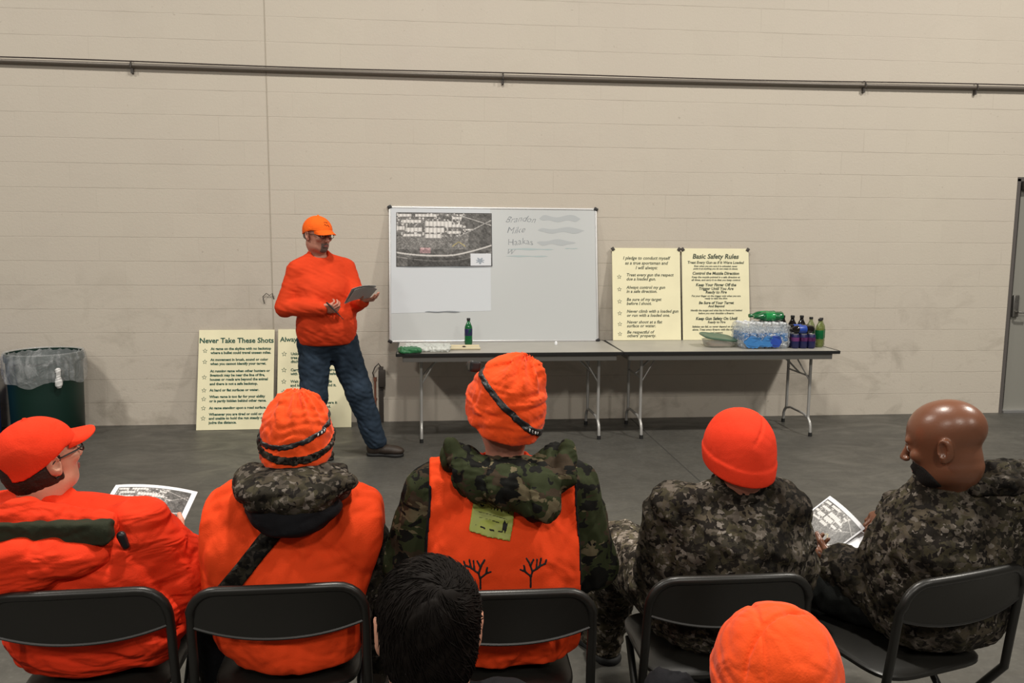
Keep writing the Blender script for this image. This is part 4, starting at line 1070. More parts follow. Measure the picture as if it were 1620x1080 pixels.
# ---- 1. left: orange ball cap and bulky orange jacket, reading the map
p = Person('person in orange ball cap and bulky orange jacket reading a map sheet at far left', (-.955, 2.285), -8, zs=.865, sw=.19, w=1.12, d=1.0, lean=.03, knee=(.13, .50), head=(-1.055, 2.285, 1.038), hrot=(-38, 13, 0), hs=.97)
p.neck = A(-1.045, 2.285, .910)
p.sh[1] = A(-.80, 2.27, .84); p.el[1] = A(-.705, 2.31, .68); p.wr[1] = A(-.765, 2.455, .700)
p.sh[0] = A(-1.17, 2.31, .85); p.el[0] = A(-1.25, 2.36, .66); p.wr[0] = A(-1.06, 2.53, .745)
p.body(M['skin'], [hand_pieces(p.wr[1], (-.1, 1, .1), (-.8, -.1, .5), -1, (30, 35, 20), s=.92), hand_pieces(p.wr[0], (.15, 1, .1), (.7, -.1, .6), 1, (30, 35, 20), s=.92)])
def ex1(s):
    s.add(ell((-.725, 2.33, .735), (.085, .085, .065)), .03); s.add(ell((-.78, 2.23, .58), (.10, .10, .11)), .02); s.add(ell((-.98, 2.20, .72), (.23, .10, .15)), .05)
j = p.top(M['orange_jacket'], .030, (.008, 15, 5), .47, bulk=1.06, extra=ex1, ex=.05, h=.007, ak=.012)
s = Sh().add(cone((-1.22, 2.175, .890), (-1.05, 2.170, .912), .048, .048)).add(cone((-1.05, 2.170, .912), (-.86, 2.19, .880), .048, .034), .02).disp(wrinkles(.006, 24, 7))
cl = sdf_mesh('collar', [(s, (-1.28, 2.06, .82), (-.78, 2.27, 1.02), .005)], M['orange_jacket'], p.o, p.base)
s = Sh().add(rbox((-1.01, 2.135, .886), (.185, .026, .030), .012, Ry(.05)@Rz(.04))).disp(wrinkles(.004, 30, 2))
sdf_mesh('collar_lining', [(s, (-1.30, 2.03, .80), (-.80, 2.22, .96), .0045)], M['olive_lining'], p.o, p.base, label='dark olive lining band of the collar')
s = Sh().add(ell((-1.04, 2.145, .815), (.205, .085, .070))).add(ell((-1.10, 2.13, .765), (.15, .075, .05)), .04).disp(wrinkles(.007, 26, 11, (.4, .4, 1.5)))
sdf_mesh('hood', [(s, (-1.30, 2.0, .66), (-.78, 2.30, .93), .0055)], M['orange_jacket'], p.o, p.base)
s = Sh().add(cone((-.805, 2.15, .865), (-.797, 2.155, .835), .012, .010))
sdf_mesh('hood_clip', [(s, (-.86, 2.1, .80), (-.75, 2.2, .90), .003)], M['blackp'], p.o, p.base)
p.trousers(M['black_cloth']); p.shoes(M['camo2'], .10)
cs, bs = ballcap(True); c_ = put_hat(p, cs, 'cap', M['orange_cap'], h=.0036); brim(p, c_, M['orange_cap'], .068, .2, 3.6)
hs_ = Sh().add(ell((0, -.012, -.005), (.0785, .0960, .10))).cut(lambda P: P[:, 1]-.012-.3*np.abs(P[:, 2]+.02), .006).cut(plane((0, 0, -.104), (0, -.2, -1)), .010).cut(plane((0, 0, .035), (0, .35, 1)), .004).sub(ell((0, -.002, -.012), (.2, .018, .036)), .004).disp(wrinkles(.002, 90, 3))
p.hat(hs_, 'hair', M['hair2'], h=.004)
m = MB()
def gl(m, p, r=.0016):
    loc = lambda x, y, z: tuple(p.head+p.HR@A(x, y, z)*p.hs)
    for sx in (-1, 1):
        m.tube([loc(sx*.033+.021*math.cos(a), .100-.004*abs(math.cos(a)), .001+.014*math.sin(a)) for a in np.linspace(0, 2*PI, 21)], r, 6, cap=False)
        m.tube([loc(sx*.055, .096, .006), loc(sx*.074, .070, .008), loc(sx*.081, .0, .008), loc(sx*.080, -.02, -.006)], r, 6)
    m.tube([loc(-.012, .101, .004), loc(0, .104, .007), loc(.012, .101, .004)], r, 6)
gl(m, p, .0022); m.build('spectacles', M['glasses'], p.o, off=p.base)
pp = empty('map_handout', (-.90, 2.63, .78), label='white map sheet held by the person in the orange ball cap', cat='paper')
print_sheet('sheet', [(-1.038, 2.75, .822), (-.777, 2.75, .792), (-.768, 2.50, .742), (-1.022, 2.50, .776)], 110, 90, pp, (-.90, 2.63, .78), (.06, .94, .10, .93), .012)

# ---- 2. orange vest with camouflage hood and sling
p = Person('person in orange vest with camouflage hood, dark sling and orange beanie with camouflage brim', (-.385, 2.275), 0, zs=.868, sw=.155, w=1.12, d=1.0, lean=.02, knee=(.17, .47), head=(-.372, 2.285, 1.076), hrot=(0, -10, 2), hs=.90)
p.neck = A(-.375, 2.27, .925)
p.el = [A(-.605, 2.34, .66), A(-.145, 2.33, .655)]; p.wr = [A(-.50, 2.56, .66), A(-.25, 2.56, .66)]
p.body(M['skin'], [hand_pieces(p.wr[0], (.5, .8, -.1), (0, 0, -1), 1, (15, 20, 12)), hand_pieces(p.wr[1], (-.5, .8, -.1), (0, 0, -1), -1, (15, 20, 12))])
p.top(M['camo2'], .020, (.006, 26, 2), .47)
vs_ = Sh().add(inflate(p.topf, .012)).add(ell((-.55, 2.25, .75), (.085, .10, .14)), .06).add(ell((-.20, 2.26, .82), (.07, .10, .09)), .05).add(ell((-.385, 2.20, .60), (.19, .10, .16)), .05).disp(wrinkles(.012, 10, 21, (1, 1, .6)))
vs_.cut(plane((0, 0, .475), (0, 0, -1)), .01).cut(lambda P: np.maximum(P[:, 0]+.380-.180-.065*np.clip((P[:, 2]-.60)/.20, 0, 1), -(P[:, 0]+.380)-.250), .012)
vs_.sub(cone((-.125, 2.30, .74), (-.09, 2.33, .50), .065, .075), .02).sub(cone((-.605, 2.42, .66), p.wr[0]+A(.03, .08, 0), .08, .08), .01).sub(cone((-.145, 2.42, .655), p.wr[1]+A(-.03, .08, 0), .08, .08), .01).sub(cone((-.385, 2.30, .98), (-.385, 2.30, 1.12), .06, .10), .01)
ve = sdf_mesh('vest', [(vs_, (-.72, 2.0, .44), (-.05, 2.5, 1.02), .0065)], M['orange_vest'], p.o, p.base)
def diag(P):
    a, b = A(-.405, .875), A(-.56, .69); q = P[:, [0, 2]]; d = (b-a)/np.linalg.norm(b-a); nn = A(-d[1], d[0])
    return np.maximum.reduce([np.abs((q-a)@nn)-.024, (q-b)@d-.02, -(q-a)@d-.03, P[:, 1]-2.28])
p.shell('sling_strap', vs_, diag, M['camo4'], (-.66, 2.0, .62), (-.34, 2.3, .93), .008, .0045, label='dark camouflage sling crossing the back')
s = Sh().add(ell((-.372, 2.155, .978), (.142, .092, .050))).add(cone((-.48, 2.23, .972), (-.27, 2.23, .972), .055, .052), .04).add(ell((-.232, 2.16, .992), (.035, .04, .018)), .02).add(ell((-.372, 2.135, .955), (.105, .06, .040)), .03).disp(wrinkles(.007, 34, 4))
hd_ = sdf_mesh('hood', [(s, (-.60, 2.02, .86), (-.15, 2.35, 1.10), .0055)], M['camo'], p.o, p.base)
s = Sh().add(ell((-.365, 2.16, .925), (.125, .085, .052))).add(ell((-.37, 2.14, .893), (.085, .07, .035)), .03).disp(wrinkles(.004, 40, 4))
sdf_mesh('hood_lining', [(s, (-.56, 2.0, .82), (-.18, 2.32, 1.02), .0055)], M['black_cloth'], hd_, (0, 0, 0) if False else p.base, label='black underside of the hood')
p.trousers(M['camo2'], seed=9); p.shoes(M['leather'], .08)
bs, n, c = beanie(.152, .098, .114, -.090, .02, pleats=11, amp=.015, cuff=.060, slouch=(.0, -.02), seed=2, crumple=.004)
bn = put_hat(p, bs, 'beanie', M['orange_hat'])
p.hat(band(n, c, .036, .060, bs, .0035), 'camouflage_brim', M['camo2'], parent=bn, h=.0036)
p.hat(band(n, c, .078, .094, bs, .0030, (-.22, .0, 0)), 'elastic_strap', M['blackp'], parent=bn, h=.0034)
def strap_marks(p, bn, n, c, lo_, hi_, bs, tilt, side):
    mid = (lo_+hi_)/2; n2 = (n+A(*tilt))/np.linalg.norm(n+A(*tilt))
    def f(P):
        hgt = (P-c)@n2-mid; a = np.arctan2(P[:, 0], -P[:, 1])
        k = np.abs(np.sin(a*34))*.0035-.0016+.0004*np.sin(a*81)
        return np.maximum.reduce([np.abs(hgt-.0006*np.sin(a*60))-.0036, k-.0006, (np.abs(a-side)-.17)*.1])
    s = band(n, c, lo_, hi_, bs, .0046, tilt).cut(f, 0); p.hat(s, 'strap_lettering', M['pewhite'], parent=bn, h=.0018)
strap_marks(p, bn, n, c, .078, .094, bs, (-.22, 0, 0), .75)

# ---- 3. middle: orange vest over woodland camouflage, licence on the back
p = Person('person in orange vest over woodland camouflage with yellow green licence on the back', (.205, 2.255), 0, zs=.922, sw=.195, w=1.22, d=1.08, lean=.02, knee=(.17, .50), head=(.210, 2.275, 1.168), hrot=(10, -8, 7), hs=1.0)
p.neck = A(.205, 2.27, .985)
p.el = [A(-.070, 2.30, .70), A(.470, 2.30, .69)]; p.wr = [A(.06, 2.55, .66), A(.36, 2.55, .66)]
p.body(M['skin2'], [hand_pieces(p.wr[0], (.5, .8, -.1), (0, 0, -1), 1, (15, 20, 12)), hand_pieces(p.wr[1], (-.5, .8, -.1), (0, 0, -1), -1, (15, 20, 12))])
p.top(M['wood'], .024, (.008, 24, 6), .47, bulk=1.08)
vs_ = Sh().add(inflate(p.topf, .012)).add(ell((.20, 2.19, .70), (.21, .11, .20)), .05).disp(wrinkles(.009, 9, 31, (1, 1, .5))).sub(cone((-.07, 2.42, .70), p.wr[0]+A(.03, .08, 0), .08, .08), .01).sub(cone((.47, 2.42, .69), p.wr[1]+A(-.03, .08, 0), .08, .08), .01)
vs_.cut(plane((0, 0, .475), (0, 0, -1)), .01).cut(lambda P: np.abs(P[:, 0]-.197)-.215-.03*np.clip((P[:, 2]-.75)*-3, 0, .4)+.012*np.clip((P[:, 2]-.80)*8, 0, 1), .012)
vs_.sub(cone((.205, 2.27, 1.03), (.205, 2.27, 1.2), .06, .11), .01)
ve = sdf_mesh('vest', [(vs_, (-.12, 1.98, .44), (.52, 2.5, 1.06), .0065)], M['orange_vest'], p.o, p.base)
def piping(P):
    e = np.abs(np.abs(P[:, 0]-.197)-.213+.012*np.clip((P[:, 2]-.80)*8, 0, 1)-.03*np.clip((P[:, 2]-.75)*-3, 0, .4))-.004
    return np.maximum.reduce([e, .52-P[:, 2], P[:, 2]-.97, P[:, 1]-2.27])
p.shell('vest_piping', vs_, piping, M['black_cloth'], (-.06, 2.0, .50), (.46, 2.3, 1.0), .002, .004, parent=ve)
def rect2(cx, cz, hw, hh, ang, ymax=2.25):
    ca, sa = math.cos(ang), math.sin(ang)
    return lambda P: np.maximum.reduce([np.abs((P[:, 0]-cx)*ca+(P[:, 2]-cz)*sa)-hw, np.abs(-(P[:, 0]-cx)*sa+(P[:, 2]-cz)*ca)-hh, P[:, 1]-ymax])
lc = p.shell('licence_card', vs_, rect2(.163, .893, .056, .044, -.22), M['licence'], (.07, 1.98, .82), (.26, 2.25, .97), .006, .0032)
def marks(P):
    ca, sa = math.cos(-.22), math.sin(-.22); u = (P[:, 0]-.163)*ca+(P[:, 2]-.893)*sa; v = -(P[:, 0]-.163)*sa+(P[:, 2]-.893)*ca
    q_ = np.sin(u*520+3*np.sin(u*90))
    a = np.maximum(np.abs(v-.024+.004*q_)-.0034, -q_*.004-.0028*np.sin(u*150)); b = np.minimum(np.maximum(np.abs(v-.006)-.0011, np.abs(u)-.040), np.maximum(np.abs(v+.006)-.0011, np.abs(u+.01)-.030))
    c_ = np.minimum(np.maximum(np.abs(v+.026)-.0022, -np.sin(u*260+1)*.003-.001), np.maximum(np.abs(u-.036)-.007, np.abs(v+.012+.004*np.sin(u*700))-.012))
    d = np.minimum(np.minimum(a, b), c_); return np.maximum.reduce([d, np.abs(u)-.042, np.abs(v)-.032, P[:, 1]-2.25])
p.shell('licence_printing', vs_, marks, M['black'], (.08, 1.98, .83), (.25, 2.25, .96), .0072, .0020, parent=lc)
def antler(cx, cz, sg, sc=1.0):
    seg = [((0, 0), (.006, .022)), ((.006, .022), (.030, .036)), ((.030, .036), (.036, .062)), ((.020, .031), (.022, .060)), ((.030, .038), (.050, .044)), ((.050, .044), (.054, .056)), ((.006, .022), (-.004, .050)), ((-.004, .050), (-.014, .066)), ((-.001, .040), (.010, .060)), ((0, .006), (-.018, .022)), ((-.018, .022), (-.034, .028)), ((-.018, .022), (-.022, .042)), ((0, -.03), (0, 0))]
    def f(P):
        q = np.stack([(P[:, 0]-cx)*sg/sc, (P[:, 2]-cz)/sc], 1); d = np.full(len(P), 1.)
        for a, b in seg:
            a, b = A(*a), A(*b); e = b-a; t = np.clip((q-a)@e/(e@e), 0, 1); d = np.minimum(d, np.linalg.norm(q-a-t[:, None]*e, axis=1)-.0036)
        return np.maximum(d, P[:, 1]-2.25)
    return f
for cx, sg in ((.128, -1), (.262, 1)):
    p.shell('antler_print', vs_, antler(cx, .742, sg, .80), M['black'], (cx-.08, 1.98, .69), (cx+.08, 2.25, .82), .0016, .0020, parent=ve)
s = Sh().add(ell((.215, 2.155, .985), (.150, .085, .060))).add(cone((.07, 2.23, 1.035), (.14, 2.20, 1.00), .040, .04), .03).add(cone((.29, 2.20, 1.0), (.36, 2.23, 1.03), .04, .040), .03).add(cone((.11, 2.15, 1.01), (.29, 2.105, .945), .040, .048), .03).add(ell((.285, 2.10, .935), (.055, .045, .040)), .02)
s.add(cone((.055, 2.19, 1.075), (.09, 2.14, 1.02), .022, .03), .012).add(cone((.375, 2.20, 1.06), (.36, 2.14, 1.0), .022, .03), .012).disp(wrinkles(.009, 30, 14))
sdf_mesh('hood', [(s, (-.02, 1.98, .86), (.46, 2.36, 1.14), .0052)], M['wood'], p.o, p.base)
p.trousers(M['wood'], seed=8); p.shoes(M['leather'], .08)
bs, n, c = beanie(.142, .099, .116, -.098, .03, pleats=9, amp=.016, cuff=.060, slouch=(.035, -.035), seed=4, crumple=.006)
bn = put_hat(p, bs, 'beanie', M['orange_hat'])
TL_ = (.62, .0, 0)
p.hat(band(n, c, .056, .074, bs, .0030, TL_), 'headlamp_strap', M['blackp'], parent=bn, h=.0034)
strap_marks(p, bn, n, c, .056, .075, bs, TL_, .42)
s = Sh().add(rbox((-.088, .055, .105), (.016, .018, .016), .006)).add(cone((-.088, .07, .105), (-.090, .088, .108), .014, .015), .004)
p.hat(s, 'headlamp', M['blackp'], parent=bn, h=.003)
hs_ = Sh().add(ell((0, -.016, -.03), (.078, .094, .08))).cut(lambda P: P[:, 1]+.01, .005).cut(plane((0, 0, -.082), (0, -.3, -1)), .008).cut(plane((0, 0, .0), (0, 0, 1)), .004)
p.hat(hs_, 'hair', plain('sandy_hair', (.16, .09, .055), .8, bump=.6, bscale=260), h=.004)

# ---- 4. red orange beanie, leafy camouflage jacket
p = Person('person in leafy camouflage suit and smooth red orange beanie with folded brim', (.870, 2.275), 0, zs=.840, sw=.155, w=1.04, d=1.0, lean=.0, knee=(.17, .50), head=(.893, 2.265, 1.008), hrot=(6, -14, 2), hs=.94)
p.neck = A(.893, 2.265, .905)
p.kn[0] = A(.690, 2.86, .505); p.an[0] = A(.675, 3.02, .10); p.toe[0] = A(-.35, 1, 0); p.kn[1] = A(1.02, 2.78, .52); p.an[1] = A(1.03, 2.86, .10)
p.hip = [A(.765, 2.33, .545), A(.925, 2.33, .545)]
p.el = [A(.700, 2.33, .64), A(1.095, 2.33, .635)]; p.wr = [A(.750, 2.54, .615), A(.98, 2.56, .62)]
p.body(M['skin2'], [hand_pieces(p.wr[0], (-.15, .9, -.15), (0, 0, -1), 1, (10, 15, 10), s=.92), hand_pieces(p.wr[1], (0, .9, -.1), (0, 0, -1), -1, (10, 15, 10), s=.92)])
def ex4(s):
    s.add(ell((.885, 2.22, .74), (.19, .12, .12)), .05); s.add(ell((.88, 2.235, .58), (.20, .14, .13)), .05)
    s.add(cone((.82, 2.25, .900), (.98, 2.25, .900), .050, .050), .02)
p.top(M['camo'], .030, (.009, 26, 15), .47, bulk=1.12, extra=ex4, h=.007)
m_ = Sh().add(cone((.83, 2.235, .935), (.97, 2.235, .932), .026, .026)).disp(wrinkles(.006, 45, 3))
sdf_mesh('collar', [(m_, (.76, 2.15, .87), (1.05, 2.32, 1.0), .0045)], M['camo'], p.o, p.base)
p.collar(M['camo'], (.893, 2.262, .925), .072, .026, (0, -.1), seed=5)
p.trousers(M['camo3'], .042, seed=12, wr=.010); p.shoes(M['camo3'], .10, 1.18)
bs, n, c = beanie(.137, .098, .118, -.085, .035, cuff=.050, cuff_t=.0035, slouch=(.0, -.01), seed=1)
bs.disp(lambda P: .0045*np.exp(-((P[:, 0]*.80-(P[:, 2]-.075)*.55-.012)/.0035)**2)*(P[:, 1] < .03)*np.clip((P[:, 2]-.03)*40, 0, 1)*np.clip((P[:, 0]+.03)*60, 0, 1))
put_hat(p, bs, 'beanie', M['orange_knit'], h=.0038)
hs_ = Sh().add(ell((0, -.016, -.03), (.0785, .0945, .08))).cut(lambda P: P[:, 1]-.02, .005).cut(plane((0, 0, -.075), (0, -.3, -1)), .008).cut(plane((0, 0, .0), (0, 0, 1)), .004)
p.hat(hs_, 'hair', M['greybeard'], h=.004, label='short greying hair under the beanie')

# ---- 5. right: bald man in camouflage, reading
p = Person('bald man with dark beard in leafy camouflage jacket reading a map sheet at right', (1.545, 2.245), 30, zs=.90, sw=.20, w=1.30, d=1.15, lean=.02, knee=(.16, .48), head=(1.455, 2.150, 1.070), hrot=(51, -14, 0), hs=1.06)
p.neck = A(1.500, 2.180, .935); p.chest = A(1.56, 2.21, .765); p.sh = [A(1.450, 2.230, .812), A(1.765, 2.13, .885)]
p.el = [A(1.395, 2.235, .570), A(1.84, 2.33, .64)]; p.wr = [A(1.300, 2.385, .607), A(1.600, 2.590, .715)]
p.body(M['skin3'], [hand_pieces(p.wr[0], (-.25, .9, .08), (.55, 0, .75), 1, (22, 40, 30), s=1.0), hand_pieces(p.wr[1], (-1, .05, -.32), (-.3, .15, -1), -1, (24, 40, 30), s=1.0)])
def ex5(s):
    s.add(cone((1.45, 2.20, .925), (1.60, 2.13, .965), .050, .055), .03).add(ell((1.66, 2.14, .92), (.12, .08, .075)), .04).add(ell((1.50, 2.25, .66), (.19, .14, .17)), .05)
p.top(M['camo'], .030, (.009, 24, 25), .47, bulk=1.22, extra=ex5, h=.007)
s = Sh().add(cone((1.62, 2.13, .985), (1.79, 2.10, .965), .040, .045)).add(cone((1.52, 2.10, .955), (1.62, 2.08, .965), .022, .03), .02).disp(wrinkles(.007, 36, 8))
sdf_mesh('hood', [(s, (1.45, 1.98, .88), (1.90, 2.22, 1.06), .005)], M['camo2'], p.o, p.base)
p.collar(M['camo'], (1.505, 2.178, .955), .074, .026, (.12, -.15), seed=7)
p.trousers(M['dark_trousers'], .02, seed=2); p.shoes(M['leather'], .08)
f_ = local(HEADSH, (0, 0, 0))
s = Sh().add(inflate(HEADSH, .0025)).cut(lambda P: np.maximum.reduce([P[:, 2]+.036, (np.linalg.norm((P-A(0, .075, -.095))/A(.085, .062, .062), axis=1)-1)*.05, -.125-P[:, 2]]), .004).sub(ell((0, .098, -.061), (.022, .02, .009)), .002)
p.hat(s, 'beard', M['beard'], h=.0035)
pp = empty('map_handout', (1.34, 2.58, .65), label='tilted map sheet held by the bald man', cat='paper')
print_sheet('sheet', [(1.418, 2.72, .735), (1.49, 2.60, .655), (1.265, 2.47, .592), (1.190, 2.59, .655)], 110, 90, pp, (1.34, 2.58, .65), (.03, .965, .03, .93), .008, white=(.66, .67, .70))
pp = empty('blank_handout', (1.42, 2.54, .61), label='blank white sheet under the map sheet in the hands of the bald man', cat='paper')
print_sheet('sheet', [(1.310, 2.51, .606), (1.484, 2.62, .640), (1.520, 2.575, .626), (1.348, 2.462, .590)], 12, 8, pp, (1.42, 2.54, .61), mapped=False, bend=.004)

# ---- 6. second row: dark haired child
p = Person('dark haired child in dark jacket seen from behind at the bottom of the photo', (.0, 1.245), 0, zs=.82, sw=.135, w=.84, d=.85, lean=.03, knee=(.12, .42), head=(-.006, 1.315, .990), hrot=(4, -6, 0), hs=1.03)
p.body(M['skin'], [hand_pieces(p.wr[0], (.4, .9, -.1), (0, 0, -1), 1, (15, 20, 12), s=.85), hand_pieces(p.wr[1], (-.4, .9, -.1), (0, 0, -1), -1, (15, 20, 12), s=.85)])
p.top(M['black_cloth'], .024, (.006, 24, 5), .46); p.trousers(M['dark_trousers']); p.shoes(M['black_cloth'], .04, .9)
hsh = Sh().add(ell((0, -.020, .040), (.0805, .100, .080))).add(ell((0, -.035, -.02), (.071, .076, .075)), .03)
hsh.cut(lambda P: P[:, 1]-.060-.6*np.clip(P[:, 2]-.02, -.1, 1), .01).cut(plane((0, 0, -.088), (0, -.25, -1)), .012)
for sx in (-1, 1): hsh.sub(ell((sx*.090, -.004, -.012), (.030, .030, .044)), .004)
cap_ = Sh().add(hsh).disp(wrinkles(.004, 70, 6))
p.hat(cap_, 'hair', M['hair'], h=.004)
# combed strands lying on the hair, radiating from the crown whorl
Vh, Fh = surface(hsh, (-.13, -.16, -.12), (.13, .12, .15), .008)
rg = np.random.RandomState(2); mh = MB(); cr = A(.012, -.085, .085)
def grad(P):
    e = .002; return np.stack([(hsh(P+A(e, 0, 0))-hsh(P-A(e, 0, 0))), (hsh(P+A(0, e, 0))-hsh(P-A(0, e, 0))), (hsh(P+A(0, 0, e))-hsh(P-A(0, 0, e)))], 1)/(2*e)
NS = 5200; P = Vh[rg.randint(0, len(Vh), NS)]+rg.normal(size=(NS, 3))*.003
path = []; Ln = (.026+.020*rg.rand(NS))/6; jit = rg.normal(size=(NS, 3))*.22; lift = .0004+.0036*rg.rand(NS)**2.5
for k in range(7):
    g = grad(P); g /= np.linalg.norm(g, axis=1)[:, None]+1e-9
    P = P-g*(hsh(P)-(.001+lift*k/6*1.5))[:, None]; path.append(P.copy())
    d = (P-cr); d = d+np.cross(g, d)*.55+jit*np.linalg.norm(d, axis=1)[:, None]; d = d-g*np.sum(d*g, 1)[:, None]; d /= np.linalg.norm(d, axis=1)[:, None]+1e-9
    P = P+d*Ln[:, None]
path = np.array(path); keep = ~np.any((np.abs(path[..., 0]) > .060) & (np.abs(path[..., 1]+.004) < .034) & (path[..., 2] < .034) & (path[..., 2] > -.055), axis=0); path = path[:, keep]; NS = int(keep.sum()); vs = []; fs = []; 
rr = [.0010, .0013, .0013, .0012, .0010, .0007, .0002]
Wp = p.head+(path.reshape(-1, 3)@p.HR.T)*p.hs-p.base; Wp = Wp.reshape(7, NS, 3)
a1 = np.array([1, .3, .2]); 
allv = np.zeros((NS, 7, 3, 3))
for k in range(7):
    t = Wp[min(k+1, 6)]-Wp[max(k-1, 0)]; t /= np.linalg.norm(t, axis=1)[:, None]+1e-9; u = np.cross(t, a1); u /= np.linalg.norm(u, axis=1)[:, None]+1e-9; v = np.cross(t, u)
    for q in range(3):
        an = 2*PI*q/3; allv[:, k, q] = Wp[k]+(u*math.cos(an)+v*math.sin(an))*rr[k]
me = bpy.data.meshes.new('hair_strands'); V_ = allv.reshape(-1, 3); b_ = np.arange(NS)[:, None]*21; fl = []
for k in range(6):
    for q in range(3):
        fl.append(np.concatenate([b_+k*3+q, b_+k*3+(q+1) % 3, b_+(k+1)*3+(q+1) % 3, b_+(k+1)*3+q], 1))
Fq = np.concatenate(fl)
me.vertices.add(len(V_)); me.vertices.foreach_set('co', V_.astype(np.float32).ravel()); me.loops.add(len(Fq)*4); me.loops.foreach_set('vertex_index', Fq.astype(np.int32).ravel())
me.polygons.add(len(Fq)); me.polygons.foreach_set('loop_start', np.arange(0, len(Fq)*4, 4, dtype=np.int32)); me.update(calc_edges=True); me.polygons.foreach_set('use_smooth', np.ones(len(Fq), bool))
link('hair_strands', me, M['hair'], p.o, kind='stuff')

# ---- 7. second row: orange fleece beanie cut by the lower edge
p = Person('person in orange fleece beanie with crossed seams at the bottom edge of the photo', (.645, 1.335), 0, zs=.72, sw=.135, w=.84, d=.85, lean=.03, knee=(.12, .42), head=(.642, 1.40, .805), hrot=(0, -12, 2), hs=.95)
p.body(M['skin'], [hand_pieces(p.wr[0], (.4, .9, -.1), (0, 0, -1), 1, (15, 20, 12), s=.85), hand_pieces(p.wr[1], (-.4, .9, -.1), (0, 0, -1), -1, (15, 20, 12), s=.85)])
p.top(M['black_cloth'], .024, (.006, 24, 7), .46); p.trousers(M['dark_trousers']); p.shoes(M['black_cloth'], .04, .9)
bs, n, c = beanie(.138, .112, .126, -.07, .02, cuff=.052, cuff_t=.004, slouch=(.01, -.02), seed=6)
def seams(P):
    k = np.clip((P[:, 2]-.02)*25, 0, 1)
    g1 = np.exp(-((P[:, 1]+.055-.35*P[:, 0]+.10*(P[:, 0]-.02)*(P[:, 0] > .0))/.004)**2)
    g2 = np.exp(-((P[:, 0]+.045-.20*(P[:, 1]+.02))/.004)**2)
    g3 = np.exp(-(((P[:, 0]-.018)/.014)**2+((P[:, 1]+.050)/.006)**2))
    return .0085*k*np.maximum(g1, g2*.7)+.009*g3*k
bs.disp(seams).disp(wrinkles(.0022, 26, 8))
put_hat(p, bs, 'beanie', M['orange_hat'], h=.004)

# ---- 8. the standing man in orange
p = Person('standing man in orange cap, orange shirt and blue jeans holding papers', (-.74, 6.10), -143, zs=1.425, sw=.19, w=1.1, zp=.98, lean=0, head=(-.800, 6.040, 1.652), hrot=(-136, -7, 0), hs=1.10)
R_ = p.R
p.pel = A(-.765, 6.11, .945); p.belly = A(-.755, 6.07, 1.06); p.chest = A(-.785, 6.10, 1.31); p.neck = A(-.800, 6.070, 1.515)
p.sh = [A(-.63, 6.22, 1.40), A(-.950, 6.01, 1.385)]; p.el = [A(-.535, 6.10, 1.17), A(-1.035, 5.97, 1.135)]; p.wr = [A(-.490, 5.95, 1.185), A(-.760, 5.825, 1.140)]
p.hip = [A(-.665, 6.13, .88), A(-.845, 6.07, .88)]; p.kn = [A(-.535, 6.10, .50), A(-.85, 6.00, .48)]; p.an = [A(-.415, 6.13, .105), A(-.895, 6.13, .10)]
p.toe = [A(1, -.22, 0), A(.8, -.6, 0)]
p.body(M['skin2'], [hand_pieces(p.wr[0], (.72, -.45, .12), (-.1, .1, 1), -1, (12, 18, 12), s=1.0), hand_pieces(p.wr[1], (.85, -.15, .10), (.1, .55, .45), 1, (30, 45, 30), s=1.0)])
def ex8(s):
    s.add(ell((-.750, 6.055, 1.02), (.215, .195, .185), R_), .05).add(ell((-.775, 6.06, 1.24), (.20, .165, .15), R_), .05)
s = Sh().add(p.torso(.020)).add(p.arm(0, .018, .0, 1.1), .03).add(p.arm(1, .016, .0, 1.05), .03).add(cone((-.945, 6.02, 1.40), (-.81, 6.08, 1.500), .065, .050), .04).add(cone((-.65, 6.2, 1.41), (-.80, 6.08, 1.500), .065, .050), .04); ex8(s); s.add(ell((-.757, 6.08, .925), (.205, .180, .15), R_), .05); s.disp(wrinkles(.0045, 14, 41, (1, 1, 1.8)))
s.cut(plane((0, 0, .862), (.0, .0, -1)), .012).sub(cone(p.neck+A(.01, -.02, .015), p.neck+A(.01, -.03, .15), .062, .10), .006)
sdf_mesh('shirt', [(s, (-1.20, 5.65, .82), (-.35, 6.45, 1.56), .0075)], M['orange_shirt'], p.o, p.base)
t_ = Sh().add(ell((-.755, 6.09, .90), (.195, .165, .12), R_))
for i in (0, 1): t_.add(cone(p.hip[i], p.kn[i], .120, .095), .05).add(cone(p.kn[i], p.an[i], .093, .076), .03)
t_.disp(wrinkles(.008, 24, 43)).cut(plane((0, 0, .065), (0, 0, -1)), .004).cut(plane((0, 0, .985), (0, 0, 1)), .004)
jn = sdf_mesh('jeans', [(t_, (-1.10, 5.80, .03), (-.28, 6.38, 1.02), .0075)], M['denim'], p.o, p.base)
p.shoes(M['leather'], .05, 1.06)
cs, bs = ballcap(False); c_ = put_hat(p, cs, 'cap', M['orange_cap2'], h=.0036); brim(p, c_, M['orange_cap2'], .058, .5, 5)
lg_ = Sh().add(ell((0, .0, .05), (.096, .116, .0705))).cut(lambda P: np.minimum(np.abs(P[:, 2]-.072-.35*P[:, 0])-.0016, np.abs(np.hypot(P[:, 0]-.008, P[:, 2]-.072)-.013)-.0014), .0).cut(lambda P: .05-P[:, 1], 0).cut(lambda P: np.hypot(P[:, 0]-.005, P[:, 2]-.072)-.022, 0).sub(ell((0, -.008, .030), (.089, .109, .093)), 0)
m = MB()
loc = lambda x, y, z: tuple(p.head+p.HR@A(x, y, z)*p.hs-p.base)
def onc(x, z): return math.sqrt(max(0, 1-(x/.088)**2-((z-.03)/.092)**2))*.108-.008+.0025
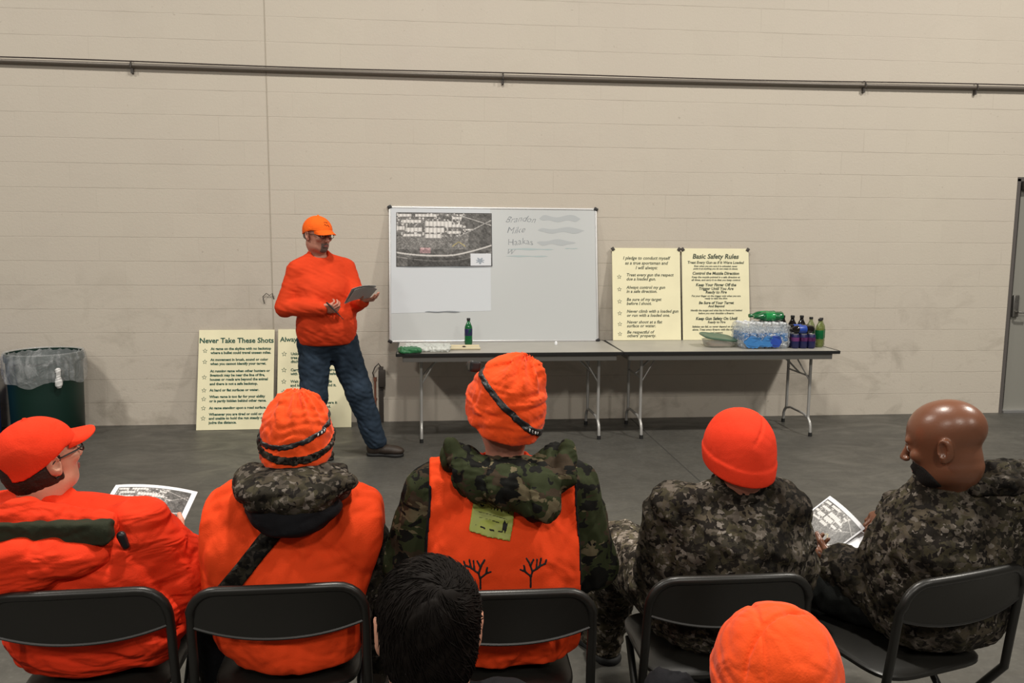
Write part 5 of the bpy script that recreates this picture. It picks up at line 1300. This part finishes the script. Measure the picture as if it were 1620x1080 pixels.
m.tube([loc(x, onc(x, z), z) for x, z in ((-.016, .062), (-.006, .075), (.004, .068), (.014, .080), (.020, .070))], .0014, 5); m.tube([loc(x, onc(x, z), z) for x, z in ((-.012, .085), (.0, .090), (.016, .088))], .0012, 5)
m.build('cap_emblem', M['glasses'], c_, label='small dark outline emblem on the cap front')
m = MB(); gl(m, p, .0020); m.build('spectacles', M['glasses'], p.o, off=p.base)
s = Sh().add(inflate(HEADSH, .0018)).cut(lambda P: np.maximum.reduce([P[:, 2]+.046, .062-P[:, 1], np.abs(P[:, 0])-.028]), .004).sub(ell((0, .098, -.061), (.020, .02, .006)), .002)
p.hat(s, 'beard', M['greybeard'], h=.0034, label='short greying goatee')
hs_ = Sh().add(ell((0, -.014, .0), (.0795, .098, .09))).cut(lambda P: P[:, 1]+.012, .005).cut(plane((0, 0, -.045), (0, -.2, -1)), .008).cut(plane((0, 0, .04), (0, 0, 1)), .004).sub(ell((.08, .0, -.004), (.02, .022, .035)), .004).sub(ell((-.08, .0, -.004), (.02, .022, .035)), .004)
p.hat(hs_, 'hair', M['greybeard'], h=.004)
# papers and pen in his hands
pp = empty('held_papers', (-.53, 5.80, 1.20), label='small stack of printed sheets held by the standing man', cat='papers')
print_sheet('sheet', [(-.606, 5.85, 1.172), (-.428, 5.90, 1.209), (-.370, 5.72, 1.308), (-.531, 5.66, 1.289)], 60, 50, pp, (-.53, 5.80, 1.20), (.08, .92, .10, .9), .012, white=(.60, .60, .60))
print_sheet('sheet', [(-.600, 5.86, 1.168), (-.440, 5.90, 1.200), (-.365, 5.74, 1.285), (-.515, 5.67, 1.280)], 10, 8, pp, (-.53, 5.80, 1.20), mapped=False, bend=.016, white=(.60, .60, .60))
m = MB(); m.tube([(0, 0, 0), (.03, 0, -.03), (.115, .0, -.12)], [.006, .006, .002], 8)
o = m.build('pen_body', M['blackp'], None); o.name = 'marker_pen'; o.location = (-.715, 5.755, 1.19); tag(o, 'black marker pen in the right hand of the standing man', 'pen')
